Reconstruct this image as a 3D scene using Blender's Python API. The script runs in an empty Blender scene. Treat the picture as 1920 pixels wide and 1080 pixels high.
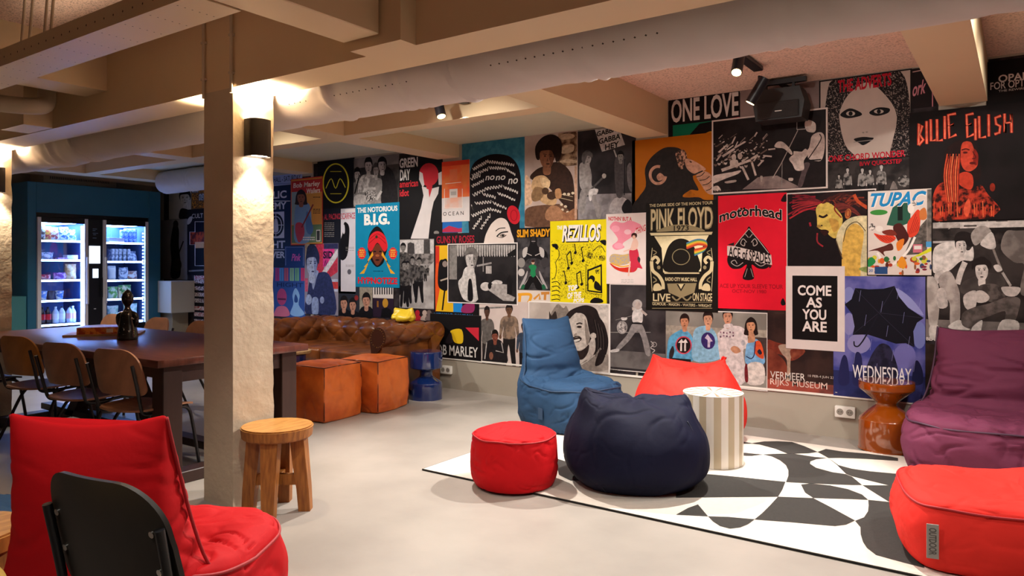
import bpy, bmesh, math, random
from mathutils import Vector, Matrix, noise, geometry
PI = math.pi
SC = bpy.context.scene
COL = SC.collection
# ------------------------------------------------------------------ camera, world, exposure
TH = math.radians(34.9)
FPX, HC, YH = 1368.0, 1.30, 494.0
cam_d = bpy.data.cameras.new('camera'); cam = bpy.data.objects.new('camera', cam_d); COL.objects.link(cam)
cam.location = (0, 0, HC); cam.rotation_euler = (PI/2, 0, TH)
cam_d.sensor_width = 36.0; cam_d.lens = FPX/1920*36.0; cam_d.shift_y = (YH-540.0)/1920.0
cam_d.clip_start = 0.05; cam_d.clip_end = 60
SC.camera = cam
SC.view_settings.view_transform = 'Standard'; SC.view_settings.look = 'None'
SC.view_settings.exposure = 0.55; SC.view_settings.gamma = 1.0; SC.view_settings.use_curve_mapping = False
wd = bpy.data.worlds.new('room_ambient'); SC.world = wd; wd.use_nodes = True
wd.node_tree.nodes['Background'].inputs[0].default_value = (1.0, 0.90, 0.80, 1)
wd.node_tree.nodes['Background'].inputs[1].default_value = 0.235

def aim(o, loc, target):
    o.location = loc
    d = Vector(target)-Vector(loc)
    o.rotation_euler = d.to_track_quat('-Z', 'Y').to_euler()

def spot(loc, target, watts, size=70, blend=0.5, col=(1.0, 0.94, 0.86), radius=0.03, name='spot_light', parent=None):
    l = bpy.data.lights.new(name, 'SPOT'); l.energy = watts; l.color = col
    l.spot_size = math.radians(size); l.spot_blend = blend; l.shadow_soft_size = radius
    o = bpy.data.objects.new(name, l); COL.objects.link(o); aim(o, loc, target)
    if parent: o.parent = parent; o.matrix_parent_inverse = parent_inv(parent)
    return o

def parent_inv(p):
    return (Matrix.Translation(p.location) @ p.rotation_euler.to_matrix().to_4x4()).inverted()

# warm ceiling spots out of view; wall washers, dining and rear fills added for brightness
for (loc, tgt, w, sz, bl) in (
    ((0.55, 3.35, 2.62), (-1.0, 3.6, 0.0), 60, 100, .45),
    ((0.70, 4.55, 2.62), (-0.5, 5.3, 0.6), 60, 110, .45),
    ((0.25, 3.6, 2.62), (-2.0, 5.85, 1.0), 70, 75, .8),
    ((-1.7, 1.3, 2.62), (-1.6, 1.9, 0.0), 62, 92, .45),
    ((-0.2, 1.5, 2.62), (-0.2, 2.6, 0.0), 60, 92, .45),
    ((-1.35, 3.2, 2.60), (-1.0, 5.85, 0.9), 62, 88, 1.0),
    ((-3.3, 3.25, 2.45), (-3.2, 5.85, 0.8), 70, 84, 1.0),
    ((-5.4, 3.25, 2.45), (-5.6, 5.85, 0.8), 75, 84, 1.0),
    ((-7.9, 3.2, 2.47), (-8.1, 3.6, 0.0), 95, 120, .8),
    ((-1.15, -0.4, 2.62), (-2.25, 1.05, 0.4), 60, 62, .8),
    ((-4.9, 0.9, 2.62), (-5.8, 1.7, 0.0), 95, 105, .8)):
    spot(loc, tgt, w, sz, bl, radius=0.035)

# ------------------------------------------------------------------ pixel -> place helpers (pixels of the 1920x1080 photograph)
FV = Vector((-math.sin(TH), math.cos(TH), 0)); RV = Vector((math.cos(TH), math.sin(TH), 0)); CAM = Vector((0, 0, HC))
def ray(px, py): return FV + RV*((px-960.0)/FPX) + Vector((0, 0, (YH-py)/FPX))
def onz(px, py, z=0.0):
    r = ray(px, py); return CAM + r*((z-HC)/r.z)
def ony(px, py, y):
    r = ray(px, py); return CAM + r*(y/r.y)
def onx(px, py, x):
    r = ray(px, py); return CAM + r*(x/r.x)
def atd(px, py, d): return CAM + ray(px, py)*d

# ------------------------------------------------------------------ materials
def srgb(h):
    h = h.lstrip('#'); out = []
    for i in (0, 2, 4):
        c = int(h[i:i+2], 16)/255.0
        out.append(c/12.92 if c <= 0.04045 else ((c+0.055)/1.055)**2.4)
    return (out[0], out[1], out[2], 1.0)
_M = {}
def mat(name, col, rough=0.6, metal=0.0, var=0.0, vscale=6.0, bump=0.0, bscale=60.0, spec=0.5, emit=0.0, coat=0.0, col2=None, stretch=None, trans=0.0, detail=4.0, sheen=0.0, contrast=None):
    if name in _M: return _M[name]
    m = bpy.data.materials.new(name); m.use_nodes = True; nt = m.node_tree; n = nt.nodes; L = nt.links
    b = n['Principled BSDF']; c = srgb(col) if isinstance(col, str) else col
    b.inputs['Base Color'].default_value = c; b.inputs['Roughness'].default_value = rough
    b.inputs['Metallic'].default_value = metal; b.inputs['Specular IOR Level'].default_value = spec
    b.inputs['Coat Weight'].default_value = coat
    b.inputs['Coat Roughness'].default_value = 0.06
    b.inputs['Transmission Weight'].default_value = trans
    if sheen: b.inputs['Sheen Weight'].default_value = sheen
    if emit:
        b.inputs['Emission Color'].default_value = c; b.inputs['Emission Strength'].default_value = emit
    tc = None
    if var or bump or col2:
        tc = n.new('ShaderNodeTexCoord'); mp = n.new('ShaderNodeMapping')
        if stretch: mp.inputs['Scale'].default_value = stretch
        L.new(tc.outputs['Object'], mp.inputs['Vector'])
    if var or col2:
        t = n.new('ShaderNodeTexNoise'); t.inputs['Scale'].default_value = vscale; t.inputs['Detail'].default_value = detail
        L.new(mp.outputs[0], t.inputs['Vector'])
        mx = n.new('ShaderNodeMix'); mx.data_type = 'RGBA'
        if col2: c2 = srgb(col2) if isinstance(col2, str) else col2
        else: c2 = tuple(max(0, v*(1-var)) for v in c[:3])+(1,)
        mx.inputs['A'].default_value = c; mx.inputs['B'].default_value = c2
        rp = n.new('ShaderNodeMapRange')
        lo, hi = contrast if contrast else (0.35, 0.65)
        rp.inputs['From Min'].default_value = lo; rp.inputs['From Max'].default_value = hi
        L.new(t.outputs['Fac'], rp.inputs['Value']); L.new(rp.outputs[0], mx.inputs['Factor'])
        L.new(mx.outputs['Result'], b.inputs['Base Color'])
    if bump:
        t2 = n.new('ShaderNodeTexNoise'); t2.inputs['Scale'].default_value = bscale; t2.inputs['Detail'].default_value = 5
        L.new(mp.outputs[0], t2.inputs['Vector'])
        bp = n.new('ShaderNodeBump'); bp.inputs['Strength'].default_value = bump; bp.inputs['Distance'].default_value = 0.01
        L.new(t2.outputs['Fac'], bp.inputs['Height']); L.new(bp.outputs[0], b.inputs['Normal'])
    _M[name] = m
    return m

M_floor = mat('polished_concrete', '#a9a199', 0.42, var=0.22, vscale=1.6, bump=0.03, bscale=40, spec=0.35, detail=8)
M_paint = mat('painted_concrete', '#c9bfae', 0.55, var=0.07, vscale=2.5, bump=0.06, bscale=18)
M_rough = mat('rough_plaster', '#c4b49c', 0.7, var=0.08, vscale=5, bump=0.55, bscale=26)
M_grey = mat('grey_wall_paint', '#a89f90', 0.5, var=0.05, vscale=3, bump=0.02)
M_ceil = mat('wood_wool_ceiling', '#e6c6b2', 0.9, col2='#94796c', vscale=75, detail=3, contrast=(0.50, 0.72), bump=0.5, bscale=90, stretch=(1, 1.7, 1))
M_beam = mat('painted_beam', '#dac29c', 0.5, var=0.04, vscale=2, bump=0.02, bscale=25)
M_soffit = mat('pale_soffit', '#cfcbb4', 0.5, var=0.04)
M_teal = mat('teal_panel', '#26698a', 0.45, var=0.05, vscale=3)
M_black = mat('black_metal', '#17151a', 0.4, spec=0.4)
M_dark = mat('charcoal_plastic', '#1d1b1c', 0.5)
M_white = mat('white_plastic', '#e6e2da', 0.35)

# ------------------------------------------------------------------ mesh building
class MB:
    """collects shapes into one mesh"""
    def __init__(s): s.v = []; s.f = []; s.mi = []
    def add(s, vs, fs, m=0):
        o = len(s.v); s.v += [Vector(p) for p in vs]; s.f += [tuple(i+o for i in f) for f in fs]; s.mi += [m]*len(fs)
        return s
    def box(s, x0, x1, y0, y1, z0, z1, m=0, M=None):
        vs = [Vector(p) for p in ((x0,y0,z0),(x1,y0,z0),(x1,y1,z0),(x0,y1,z0),(x0,y0,z1),(x1,y0,z1),(x1,y1,z1),(x0,y1,z1))]
        if M: vs = [M @ p for p in vs]
        return s.add(vs, [(0,3,2,1),(4,5,6,7),(0,1,5,4),(1,2,6,5),(2,3,7,6),(3,0,4,7)], m)
    def rbox(s, x0, x1, y0, y1, z0, z1, r=0.01, seg=2, m=0, M=None):
        bm = bmesh.new(); bmesh.ops.create_cube(bm, size=1)
        for v in bm.verts:
            v.co = Vector(((x0+x1)/2+v.co.x*(x1-x0), (y0+y1)/2+v.co.y*(y1-y0), (z0+z1)/2+v.co.z*(z1-z0)))
        bmesh.ops.bevel(bm, geom=list(bm.edges), offset=r, segments=seg, affect='EDGES', profile=0.5)
        return s.bm(bm, m, M)
    def bm(s, bm, m=0, M=None):
        bm.verts.ensure_lookup_table()
        vs = [(M @ v.co) if M else v.co.copy() for v in bm.verts]
        fs = [tuple(v.index for v in f.verts) for f in bm.faces]
        bm.free(); return s.add(vs, fs, m)
    def tube(s, pts, r, n=10, m=0, closed=False, cap=True):
        P = [Vector(p) for p in pts]; k = len(P); rs = r if isinstance(r, (list, tuple)) else [r]*k
        up = None; rings = []
        for i in range(k):
            a = P[(i-1) % k] if (closed or i > 0) else P[i]; b = P[(i+1) % k] if (closed or i < k-1) else P[i]
            t = (b-a).normalized() if (b-a).length > 1e-9 else Vector((0, 0, 1))
            if up is None: up = t.orthogonal().normalized()
            else:
                up = up - t*up.dot(t); up = up.normalized() if up.length > 1e-6 else t.orthogonal().normalized()
            w = t.cross(up)
            rings.append([P[i]+(up*math.cos(2*PI*j/n)+w*math.sin(2*PI*j/n))*rs[i] for j in range(n)])
        vs = [p for q in rings for p in q]; fs = []
        for i in range(k if closed else k-1):
            i2 = (i+1) % k
            for j in range(n): fs.append((i*n+j, i*n+(j+1) % n, i2*n+(j+1) % n, i2*n+j))
        if cap and not closed: fs += [tuple(range(n-1, -1, -1)), tuple((k-1)*n+j for j in range(n))]
        return s.add(vs, fs, m)
    def cyl(s, a, b, r, n=24, m=0, r2=None): return s.tube([a, b], [r, r if r2 is None else r2], n, m)
    def lathe(s, prof, c=(0, 0, 0), n=48, m=0, M=None):
        vs = []; fs = []; k = len(prof)
        for (r, z) in prof:
            for j in range(n):
                p = Vector((c[0]+r*math.cos(2*PI*j/n), c[1]+r*math.sin(2*PI*j/n), c[2]+z)); vs.append(M @ p if M else p)
        for i in range(k-1):
            for j in range(n): fs.append((i*n+j, i*n+(j+1) % n, (i+1)*n+(j+1) % n, (i+1)*n+j))
        fs += [tuple(range(n-1, -1, -1)), tuple((k-1)*n+j for j in range(n))]
        return s.add(vs, fs, m)
    def prism(s, poly, axis_a, axis_b, org, ext, m=0):
        """2-D polygon in (axis_a, axis_b) from org, thickened by vector ext"""
        A = Vector(axis_a); B = Vector(axis_b); O = Vector(org); E = Vector(ext); k = len(poly)
        base = [O+A*p[0]+B*p[1] for p in poly]
        tri = geometry.tessellate_polygon([[Vector((p[0], p[1], 0)) for p in poly]])
        vs = base+[p+E for p in base]; fs = [tuple(t) for t in tri]+[tuple(i+k for i in reversed(t)) for t in tri]
        fs += [(i, (i+1) % k, (i+1) % k+k, i+k) for i in range(k)]
        return s.add(vs, fs, m)
    def build(s, name, mats, parent=None, smooth=None, origin=None):
        me = bpy.data.meshes.new(name)
        off = Vector(origin) if origin is not None else (parent_off(parent) if parent else Vector((0, 0, 0)))
        vs = [p-off for p in s.v]
        if parent is not None and parent.rotation_euler.z: raise RuntimeError('rotated parent')
        me.from_pydata(vs, [], s.f)
        ms = mats if isinstance(mats, (list, tuple)) else [mats]
        for m in ms: me.materials.append(m)
        if len(ms) > 1:
            me.polygons.foreach_set('material_index', s.mi)
        bm = bmesh.new(); bm.from_mesh(me); bmesh.ops.recalc_face_normals(bm, faces=bm.faces); bm.to_mesh(me); bm.free()
        me.update()
        o = bpy.data.objects.new(name, me); COL.objects.link(o)
        if parent: o.parent = parent
        elif origin is not None: o.location = off
        if smooth: shade(o, smooth)
        return o

def parent_off(p):
    v = Vector(p.location)
    while p.parent: p = p.parent; v = v+Vector(p.location)
    return v
def shade(o, ang=40):
    me = o.data
    me.polygons.foreach_set('use_smooth', [True]*len(me.polygons))
    if ang < 180:
        try: me.set_sharp_from_angle(angle=math.radians(ang))
        except Exception: pass
def thing(name, label, cat, loc=(0, 0, 0), group=None):
    o = bpy.data.objects.new(name, None); o.empty_display_size = 0.05; COL.objects.link(o); o.location = loc
    return tag(o, label, cat, group)
def tag(o, label, cat, group=None):
    o['label'] = label; o['category'] = cat
    if group: o['group'] = group
    return o
def struct(o): o['kind'] = 'structure'; return o
def copy_tree(o, parent=None):
    c = o.copy(); COL.objects.link(c)
    if parent: c.parent = parent
    for ch in list(o.children): copy_tree(ch, c)
    return c
def subsurf(verts, faces, lv=2, creases=None):
    me = bpy.data.meshes.new('cage'); me.from_pydata([tuple(v) for v in verts], [], faces); o = bpy.data.objects.new('cage', me); COL.objects.link(o)
    md = o.modifiers.new('s', 'SUBSURF'); md.levels = lv; md.render_levels = lv
    dg = bpy.context.evaluated_depsgraph_get(); ev = o.evaluated_get(dg); m2 = ev.to_mesh()
    vs = [v.co.copy() for v in m2.vertices]; fs = [tuple(p.vertices) for p in m2.polygons]
    ev.to_mesh_clear(); bpy.data.objects.remove(o); bpy.data.meshes.remove(me)
    return vs, fs
def cr(pts, closed=False, sub=6):
    """Catmull-Rom through points (tuples or Vectors of any dimension)"""
    k = len(pts); out = []
    P = [tuple(p) for p in pts]
    rng = range(k) if closed else range(k-1)
    for i in rng:
        p0 = P[(i-1) % k] if (closed or i > 0) else P[i]; p1 = P[i]; p2 = P[(i+1) % k]
        p3 = P[(i+2) % k] if (closed or i+2 < k) else P[(i+1) % k]
        for q in range(sub):
            t = q/sub; t2 = t*t; t3 = t2*t
            out.append(tuple(0.5*((2*b)+(-a+c)*t+(2*a-5*b+4*c-d)*t2+(-a+3*b-3*c+d)*t3) for a, b, c, d in zip(p0, p1, p2, p3)))
    if not closed: out.append(P[-1])
    return out

# ------------------------------------------------------------------ the room
YW, ZC, ZL = 5.85, 2.685, 2.52
XL = -10.65
struct(MB().box(XL-.1, 3.2, -3.2, YW+.1, -0.1, 0.0).build('floor', M_floor))
w = MB().box(XL-.1, 3.2, YW, YW+.1, 0.0, 2.9); struct(w.build('wall_back', M_grey))
struct(MB().box(XL-.1, XL, -3.2, YW, 0, 2.9).build('wall_left', M_grey))
struct(MB().box(3.1, 3.2, -3.2, YW, 0, 2.9).build('wall_right', M_grey))
struct(MB().box(XL, 3.1, -3.2, -3.1, 0, 2.9).build('wall_front', M_grey))
for q in ((-2.746, 3.1, 2.57, YW, ZC), (XL, 3.1, -3.1, 2.57, ZC), (XL, -2.746, 2.57, 4.30, ZL)):
    struct(MB().box(q[0], q[1], q[2], q[3], q[4], q[4]+.1).build('ceiling', M_ceil))
struct(MB().box(XL, -2.746, 4.30, YW, 2.525, 2.62).build('trim_1', M_soffit))
# the main beam and the cross beams (2.28 m grid)
struct(MB().box(XL, 3.1, 2.32, 2.57, 2.232, ZC).build('main_beam', M_beam))
for xc in (-0.325, -2.605, -4.885, -7.165, -9.445):
    struct(MB().box(xc-.14, xc+.14, 3.02, YW, 2.392, ZC).build('cross_beam', M_beam))
for xc in (-2.605, -4.885, -7.165, -9.445):
    struct(MB().box(xc-.14, xc+.14, -3.1, 2.32, 2.392, ZC).build('cross_beam', M_beam))
for a, b in ((-4.745, -2.746), (-7.025, -5.025), (-9.305, -7.305)):
    struct(MB().box(a, b, 4.29, 4.46, 2.392, 2.53).build('bay_beam', M_beam))
# stubs on the main beam
struct(MB().box(-2.42, -2.118, 2.225, 2.32, 2.232, ZC).build('beam_stub', M_beam))
struct(MB().box(-5.86, -5.49, 2.14, 2.32, 2.235, ZC).build('beam_stub', M_beam))
# columns
def column(x0, x1, y0, y1, seed):
    bm = bmesh.new(); bmesh.ops.create_cube(bm, size=1)
    for v in bm.verts: v.co = Vector(((x0+x1)/2+v.co.x*(x1-x0), (y0+y1)/2+v.co.y*(y1-y0), 1.116+v.co.z*2.232))
    bmesh.ops.subdivide_edges(bm, edges=[e for e in bm.edges if abs((e.verts[0].co-e.verts[1].co).z) > 1], cuts=70, use_grid_fill=True)
    bmesh.ops.subdivide_edges(bm, edges=[e for e in bm.edges if abs((e.verts[0].co-e.verts[1].co).z) < .001], cuts=8, use_grid_fill=True)
    bmesh.ops.recalc_face_normals(bm, faces=bm.faces)
    for v in bm.verts:
        if 0.001 < v.co.z < 2.23:
            on_right = v.co.x > x1-.004
            a = 0.005 if on_right else 0.0016
            v.co += v.normal*(noise.noise(v.co*9+Vector((seed, 0, 0)))*a+noise.noise(v.co*28)*a*.5)
    o = MB().bm(bm).build('column', M_rough); shade(o, 60)
    return struct(o)
column(-3.682, -3.418, 2.32, 2.575, 3)
column(-7.092, -6.828, 2.32, 2.575, 8)
# ------------------------------------------------------------------ ducts, trays, lamps, speaker, sockets
M_duct = mat('duct_fabric', '#cdc4bf', 0.75, var=0.05, vscale=4, bump=0.08, bscale=30)
M_pipe = mat('painted_pipe', '#c0b29b', 0.5, var=0.06, bump=0.03)
M_hole = mat('punched_hole', '#3a302a', 0.9)
M_glow = mat('warm_lamp_glow', '#ffd58a', 0.4, emit=14.0)
M_glow2 = mat('sconce_glow', '#ffe9cf', 0.4, emit=18.0)

def duct(name, label, x0, x1, yc, zc, r, folds, dots=None):
    mb = MB(); nx = int((x1-x0)/0.022); n = 44; vs = []; fs = []
    for i in range(nx+1):
        x = x0+(x1-x0)*i/nx
        for j in range(n):
            a = 2*PI*j/n; rr = r
            p = Vector((x, math.cos(a)*r, math.sin(a)*r))
            rr += 0.007*noise.noise(Vector((x*1.2, p.y*5, p.z*5)))-.005*math.exp(-(noise.noise(Vector((x*3.2+p.z*4, p.y*3, p.z*2)))/.12)**2)
            for (fx, wd_, am) in folds:
                dx = (x-fx+0.25*math.cos(a+0.6)*wd_)/wd_
                if abs(dx) < 3: rr += 1.8*am*math.exp(-dx*dx)*(0.6*math.sin(dx*9+2*noise.noise(p*6))+0.25)
            vs.append((x, yc+math.cos(a)*rr, zc+math.sin(a)*rr))
    for i in range(nx):
        for j in range(n): fs.append((i*n+j, i*n+(j+1) % n, (i+1)*n+(j+1) % n, (i+1)*n+j))
    fs += [tuple(range(n-1, -1, -1)), tuple(nx*n+j for j in range(n))]
    mb.add(vs, fs, 0)
    if dots:
        for (a, xa, xb) in dots:
            x = xa
            ca, sa = math.cos(a), math.sin(a)
            while x < xb:
                c = Vector((x, yc+ca*(r+.007), zc+sa*(r+.007))); tg = Vector((0, -sa, ca))*0.0045; ax = Vector((0.0055, 0, 0))
                mb.add([c+ax, c+tg, c-ax, c-tg], [(0, 1, 2, 3)], 1); x += 0.047
    o = mb.build(name, [M_duct, M_hole], smooth=50)
    return tag(o, label, 'air duct')
dang = math.radians(180+33)
duct('air_duct', 'long round white fabric air duct running behind the main ceiling beam', XL+.02, 3.08, 2.8, 2.300, 0.198,
     [(-6.35, .22, .012), (-5.9, .10, .008), (-3.05, .035, .020), (-2.55, .12, .006), (-2.2, .05, .008), (-1.5, .09, .006), (-0.7, .1, .005)],
     [(dang, -3.35, -3.2), (dang, -2.98, -2.45), (dang, -1.95, -1.15)])
duct('wall_duct', 'short grey air duct end above the dark posters beside the teal fridge surround', -9.28, -7.34, 5.3, 2.37, 0.15, [(-8.6, .1, .006)])

# perforated tray with hanger rods
tr = thing('cable_tray', 'perforated cream metal tray under the ceiling at upper left', 'cable tray', (-6.4, 1.6, 2.27))
mb = MB().box(-10.6, -2.46, 1.505, 1.705, 2.27, 2.275).box(-10.6, -2.46, 1.505, 1.51, 2.275, 2.355).box(-10.6, -2.46, 1.70, 1.705, 2.275, 2.355)
x = -6.4
while x < -2.55:
    for k in range(6):
        mb.add([(x+.004, 1.53+k*.03, 2.2695), (x, 1.534+k*.03, 2.2695), (x-.004, 1.53+k*.03, 2.2695), (x, 1.526+k*.03, 2.2695)], [(0, 1, 2, 3)], 1)
    x += 0.19
x = -6.4
while x < -2.55:
    z = 2.295 if int(x*100) % 2 else 2.33
    mb.add([(x+.005, 1.504, 2.31), (x, 1.504, 2.316), (x-.005, 1.504, 2.31), (x, 1.504, 2.304)], [(0, 1, 2, 3)], 1)
    x += 0.075
mb.build('tray', [M_beam, M_hole], tr)
for (px, py) in ((45, 40), (60, 30), (88, 40), (100, 20)):
    p = ony(px, py, 1.62)
    MB().tube([(p.x, 1.60, 2.29), (p.x+.02, 1.62, ZC)], 0.007, 8).build('hanger_rod', M_pipe, tr, smooth=60)
bd = MB().rbox(-2.45, -2.232, -2.0, 2.215, 2.272, 2.66, 0.004, 1)
tag(bd.build('box_duct', M_beam), 'cream square boxed duct running under the ceiling towards the main beam', 'box duct')
for (px, lab) in ((382, 'thin conduit pipe on the left edge of the near column'), (434, 'thin conduit pipe on the right edge of the near column')):
    p = ony(px, 100, 2.308); mb = MB().cyl((p.x, 2.306, 2.2), (p.x, 2.306, ZC), 0.008, 10)
    for z in (2.30, 2.5): mb.box(p.x-.018, p.x+.012, 2.30, 2.32, z, z+.012)
    tag(mb.build('conduit_pipe', M_pipe, smooth=50), lab, 'pipe')
a = [atd(-60, 186, 4.62), atd(20, 196, 4.72), atd(66, 199, 4.78), atd(84, 196, 4.84), atd(88, 184, 4.88), atd(88, 172, 4.9)]
tag(MB().tube(cr(a, False, 5), 0.055, 16).build('elbow_pipe', M_pipe, smooth=60), 'thick cream pipe with an elbow at far upper left', 'pipe')

# wall sconces on the columns
M_sconce = mat('sconce_bronze', '#2c2622', 0.35, spec=0.5)
def sconce(xf, yc, side, label, lit=1.0):
    t = thing('wall_sconce', label, 'wall lamp', (xf, yc, 1.87))
    pr = [(0, -.062), (0.05, -.062), (0.078, -.05), (0.09, -.02), (0.092, 0), (0.09, .02), (0.078, .05), (0.05, .062), (0, .062)]
    mb = MB(); n = len(pr); vs = []
    for z in (1.875, 2.075):
        vs += [(xf+side*p[0], yc+p[1], z) for p in pr]
    fs = [(i, i+1, i+1+n, i+n) for i in range(n-1)]+[(n-1, 0, n, 2*n-1)]
    mb.add(vs, fs); mb.build('shade', M_sconce, t, smooth=50)
    for z, nm in ((1.884, 'lower_diffuser'), (2.066, 'upper_diffuser')):
        MB().add([(xf+side*p[0]*.94+side*.002, yc+p[1]*.94, z) for p in pr], [tuple(range(n))]).build(nm, M_glow2, t)
    xl = xf+side*.055
    spot((xl, yc, 2.10), (xl+side*.03, yc, 3.0), 26*lit, 125, 0.3, (1, .83, .62), 0.03, 'up_light', t)
    spot((xl, yc, 1.85), (xl+side*.06, yc, 0.0), 20*lit, 95, 0.5, (1, .83, .62), 0.03, 'down_light', t)
    return t
sconce(-3.414, 2.447, 1, 'dark half-round sconce glowing on the side of the near column')
sconce(-3.686, 2.447, -1, 'sconce on the hidden left side of the near column')
sconce(-6.824, 2.447, 1, 'dark sconce glowing on the column at the left edge')
sconce(-7.096, 2.447, -1, 'sconce on the hidden left side of the far column')

# track lamps
def head(root, p, tgt, watts, size=75, glow=True, L=.15, r=.036):
    d = (Vector(tgt)-Vector(p)).normalized()
    b = MB().tube([p-d*L*.5, p+d*L*.5], r, 24)
    o = b.build('lamp_head', M_black, root, smooth=50)
    ln = MB().tube([p+d*(L*.5-.004), p+d*(L*.5+.002)], r*.82, 24).build('lens', M_glow, root)
    ln.parent = o; ln.location = (0, 0, 0)
    MB().tube([p-d*.02, p-d*.02+Vector((0, 0, .085))], .009, 8).build('pivot', M_black, root)
    return spot(p+d*(L*.5+.03), tgt, watts, size, 0.4, name='track_spot', parent=root)
t = thing('track_light', 'black two-headed track light on the ceiling above the speaker', 'track light', (-1.5, 4.9, ZC))
MB().rbox(-1.55, -1.48, 4.58, 5.20, ZC-.035, ZC, .006, 1).build('track', M_black, t)
head(t, Vector((-1.5, 4.70, 2.585)), (-1.3, 2.9, 0.0), 250, 112)
head(t, Vector((-1.5, 5.13, 2.50)), (-3.0, 4.9, 0.0), 70, 85, L=.19)
t = thing('track_light', 'small black track light below the fabric duct, one lamp lit', 'track light', (-3.4, 4.1, ZL))
MB().rbox(-3.43, -3.36, 3.93, 4.27, ZL-.032, ZL, .006, 1).build('track', M_black, t)
head(t, Vector((-3.45, 4.03, 2.42)), (-2.5, 3.7, 0.0), 190, 105, L=.13)
spot((-3.40, 4.2, 2.38), (-3.9, 5.85, 1.0), 55, 78, 0.6, name='track_spot', parent=t)
for (xx, lab) in ((-6.0, 'track light in the bay over the leather sofa'),):  # fixture out of sight, there to give the sofa bay more light
    t = thing('track_light', lab, 'track light', (xx, 3.8, ZL))
    MB().rbox(xx-.035, xx+.035, 3.6, 4.15, ZL-.032, ZL, .006, 1).build('track', M_black, t)
    head(t, Vector((xx, 3.9, 2.43)), (-5.6, 5.5, 0.6), 80, 95)

# loudspeaker on the poster wall
c = ony(1459, 198, 5.56)
t = thing('loudspeaker', 'black loudspeaker box hung high on the poster wall', 'speaker', (c.x, 5.66, c.z-.12))
pr = [(-.165, -.10), (.165, -.10), (.185, .02), (.15, .13), (-.15, .13), (-.185, .02)]
MB().prism(pr, (1, 0, 0), (0, 0, 1), (c.x, 5.56, c.z), (0, .20, 0)).build('cabinet', M_dark, t)
MB().rbox(c.x-.15, c.x+.15, 5.545, 5.556, c.z-.09, c.z+.03, .005, 1).build('grille', mat('speaker_grille', '#2a2727', .8, bump=.6, bscale=300), t)
MB().rbox(c.x-.02, c.x+.03, 5.541, 5.546, c.z-.045, c.z-.038, .001, 1).build('badge', M_white, t)
MB().box(c.x-.16, c.x+.19, 5.58, 5.62, c.z+.165, c.z+.2).box(c.x-.11, c.x-.09, 5.59, 5.61, c.z+.12, c.z+.17).box(c.x+.09, c.x+.11, 5.59, 5.61, c.z+.12, c.z+.17).box(c.x-.02, c.x+.02, 5.6, 5.85, c.z+.17, c.z+.19).build('bracket', M_black, t)

def socket(px, py, label):
    p = ony(px, py, YW-.035)
    t = thing('power_socket', label, 'power socket', (p.x, YW, p.z-.04))
    MB().rbox(p.x-.07, p.x+.07, YW-.036, YW, p.z-.042, p.z+.042, .006, 2).build('housing', M_white, t, smooth=40)
    for s in (-.033, .033):
        mb = MB().tube([(p.x+s, YW-.0365, p.z), (p.x+s, YW-.034, p.z)], .024, 24)
        mb.build('outlet', mat('socket_grey', '#8d867c', .5), t)
        mb = MB()
        for q in (-.009, .009): mb.tube([(p.x+s+q, YW-.0375, p.z), (p.x+s+q, YW-.036, p.z)], .0035, 8)
        mb.build('pin_hole', M_dark, t)
socket(1584, 773, 'white double power socket low on the grey wall left of the amber table')
socket(835, 693.5, 'white double power socket beside the blue turned table')

# air conditioner and pipes above the teal surround
t = thing('air_conditioner', 'cream ceiling vent unit with slotted grille above the teal surround', 'air conditioner', (-10.4, 4.7, 2.33))
MB().rbox(-10.6, -10.2, 4.2, 5.12, 2.33, 2.50, .02, 2).build('casing', M_pipe, t, smooth=40)
mb = MB()
for k in range(34): mb.box(-10.204, -10.196, 4.28+k*.022, 4.288+k*.022, 2.385, 2.47)
mb.build('grille', M_dark, t)
tag(MB().tube([(-10.1, 3.3, 2.45), (-10.1, 5.8, 2.42)], .03, 12).tube([(-10.0, 3.3, 2.49), (-9.8, 5.8, 2.46)], .02, 12).build('ceiling_pipe', M_pipe, smooth=60), 'pair of thin pipes under the dark ceiling above the fridges', 'pipe')
# ------------------------------------------------------------------ soft seating
def wr(p, s, seed, st=(1, 1, 1)):
    q = Vector((p[0]*st[0]*s+seed, p[1]*st[1]*s-seed*.7, p[2]*st[2]*s+seed*1.3))
    w = noise.noise_vector(q*0.55)*0.9
    return 1-2.2*abs(noise.noise(q+w))
def crease(p, s, seed, st=(1, 1, 1), w=.09):
    q = Vector((p[0]*st[0]*s+seed, p[1]*st[1]*s+seed*.3, p[2]*st[2]*s-seed*1.7))
    v = noise.noise_vector(q*0.6)*0.8
    n = noise.noise(q+v); m = noise.noise(q*.7+Vector((31.7, seed, 4.4)))
    return -math.exp(-(n/w)**2)*max(0, min(1, .35+1.6*m))
def loft(secs, nu=128, sub=8, frame=None):
    """secs: dict(c=(x,y,z), u=a half, v=b half, n=exponent, sad=corner lift along v ends) in a local frame"""
    rows = cr([(s['c'][0], s['c'][1], s['c'][2], s['a'], s['b'], s.get('n', 2.5), s.get('sad', 0.0)) for s in secs], False, sub)
    vs = []; fs = []
    for (cx, cy, cz, a, b, n, sad) in rows:
        a = max(a, .001); b = max(b, .001)
        for j in range(nu):
            t = 2*PI*j/nu; C, S = math.cos(t), math.sin(t); e = 2.0/max(n, 1.2)
            x = math.copysign(abs(C)**e, C); y = math.copysign(abs(S)**e, S)
            vs.append(Vector((cx+a*x, cy+b*y, cz+sad*(abs(y)**2))))
    k = len(rows)
    for i in range(k-1):
        for j in range(nu): fs.append((i*nu+j, i*nu+(j+1) % nu, (i+1)*nu+(j+1) % nu, (i+1)*nu+j))
    fs += [tuple(range(nu-1, -1, -1)), tuple((k-1)*nu+j for j in range(nu))]
    return vs, fs
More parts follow.
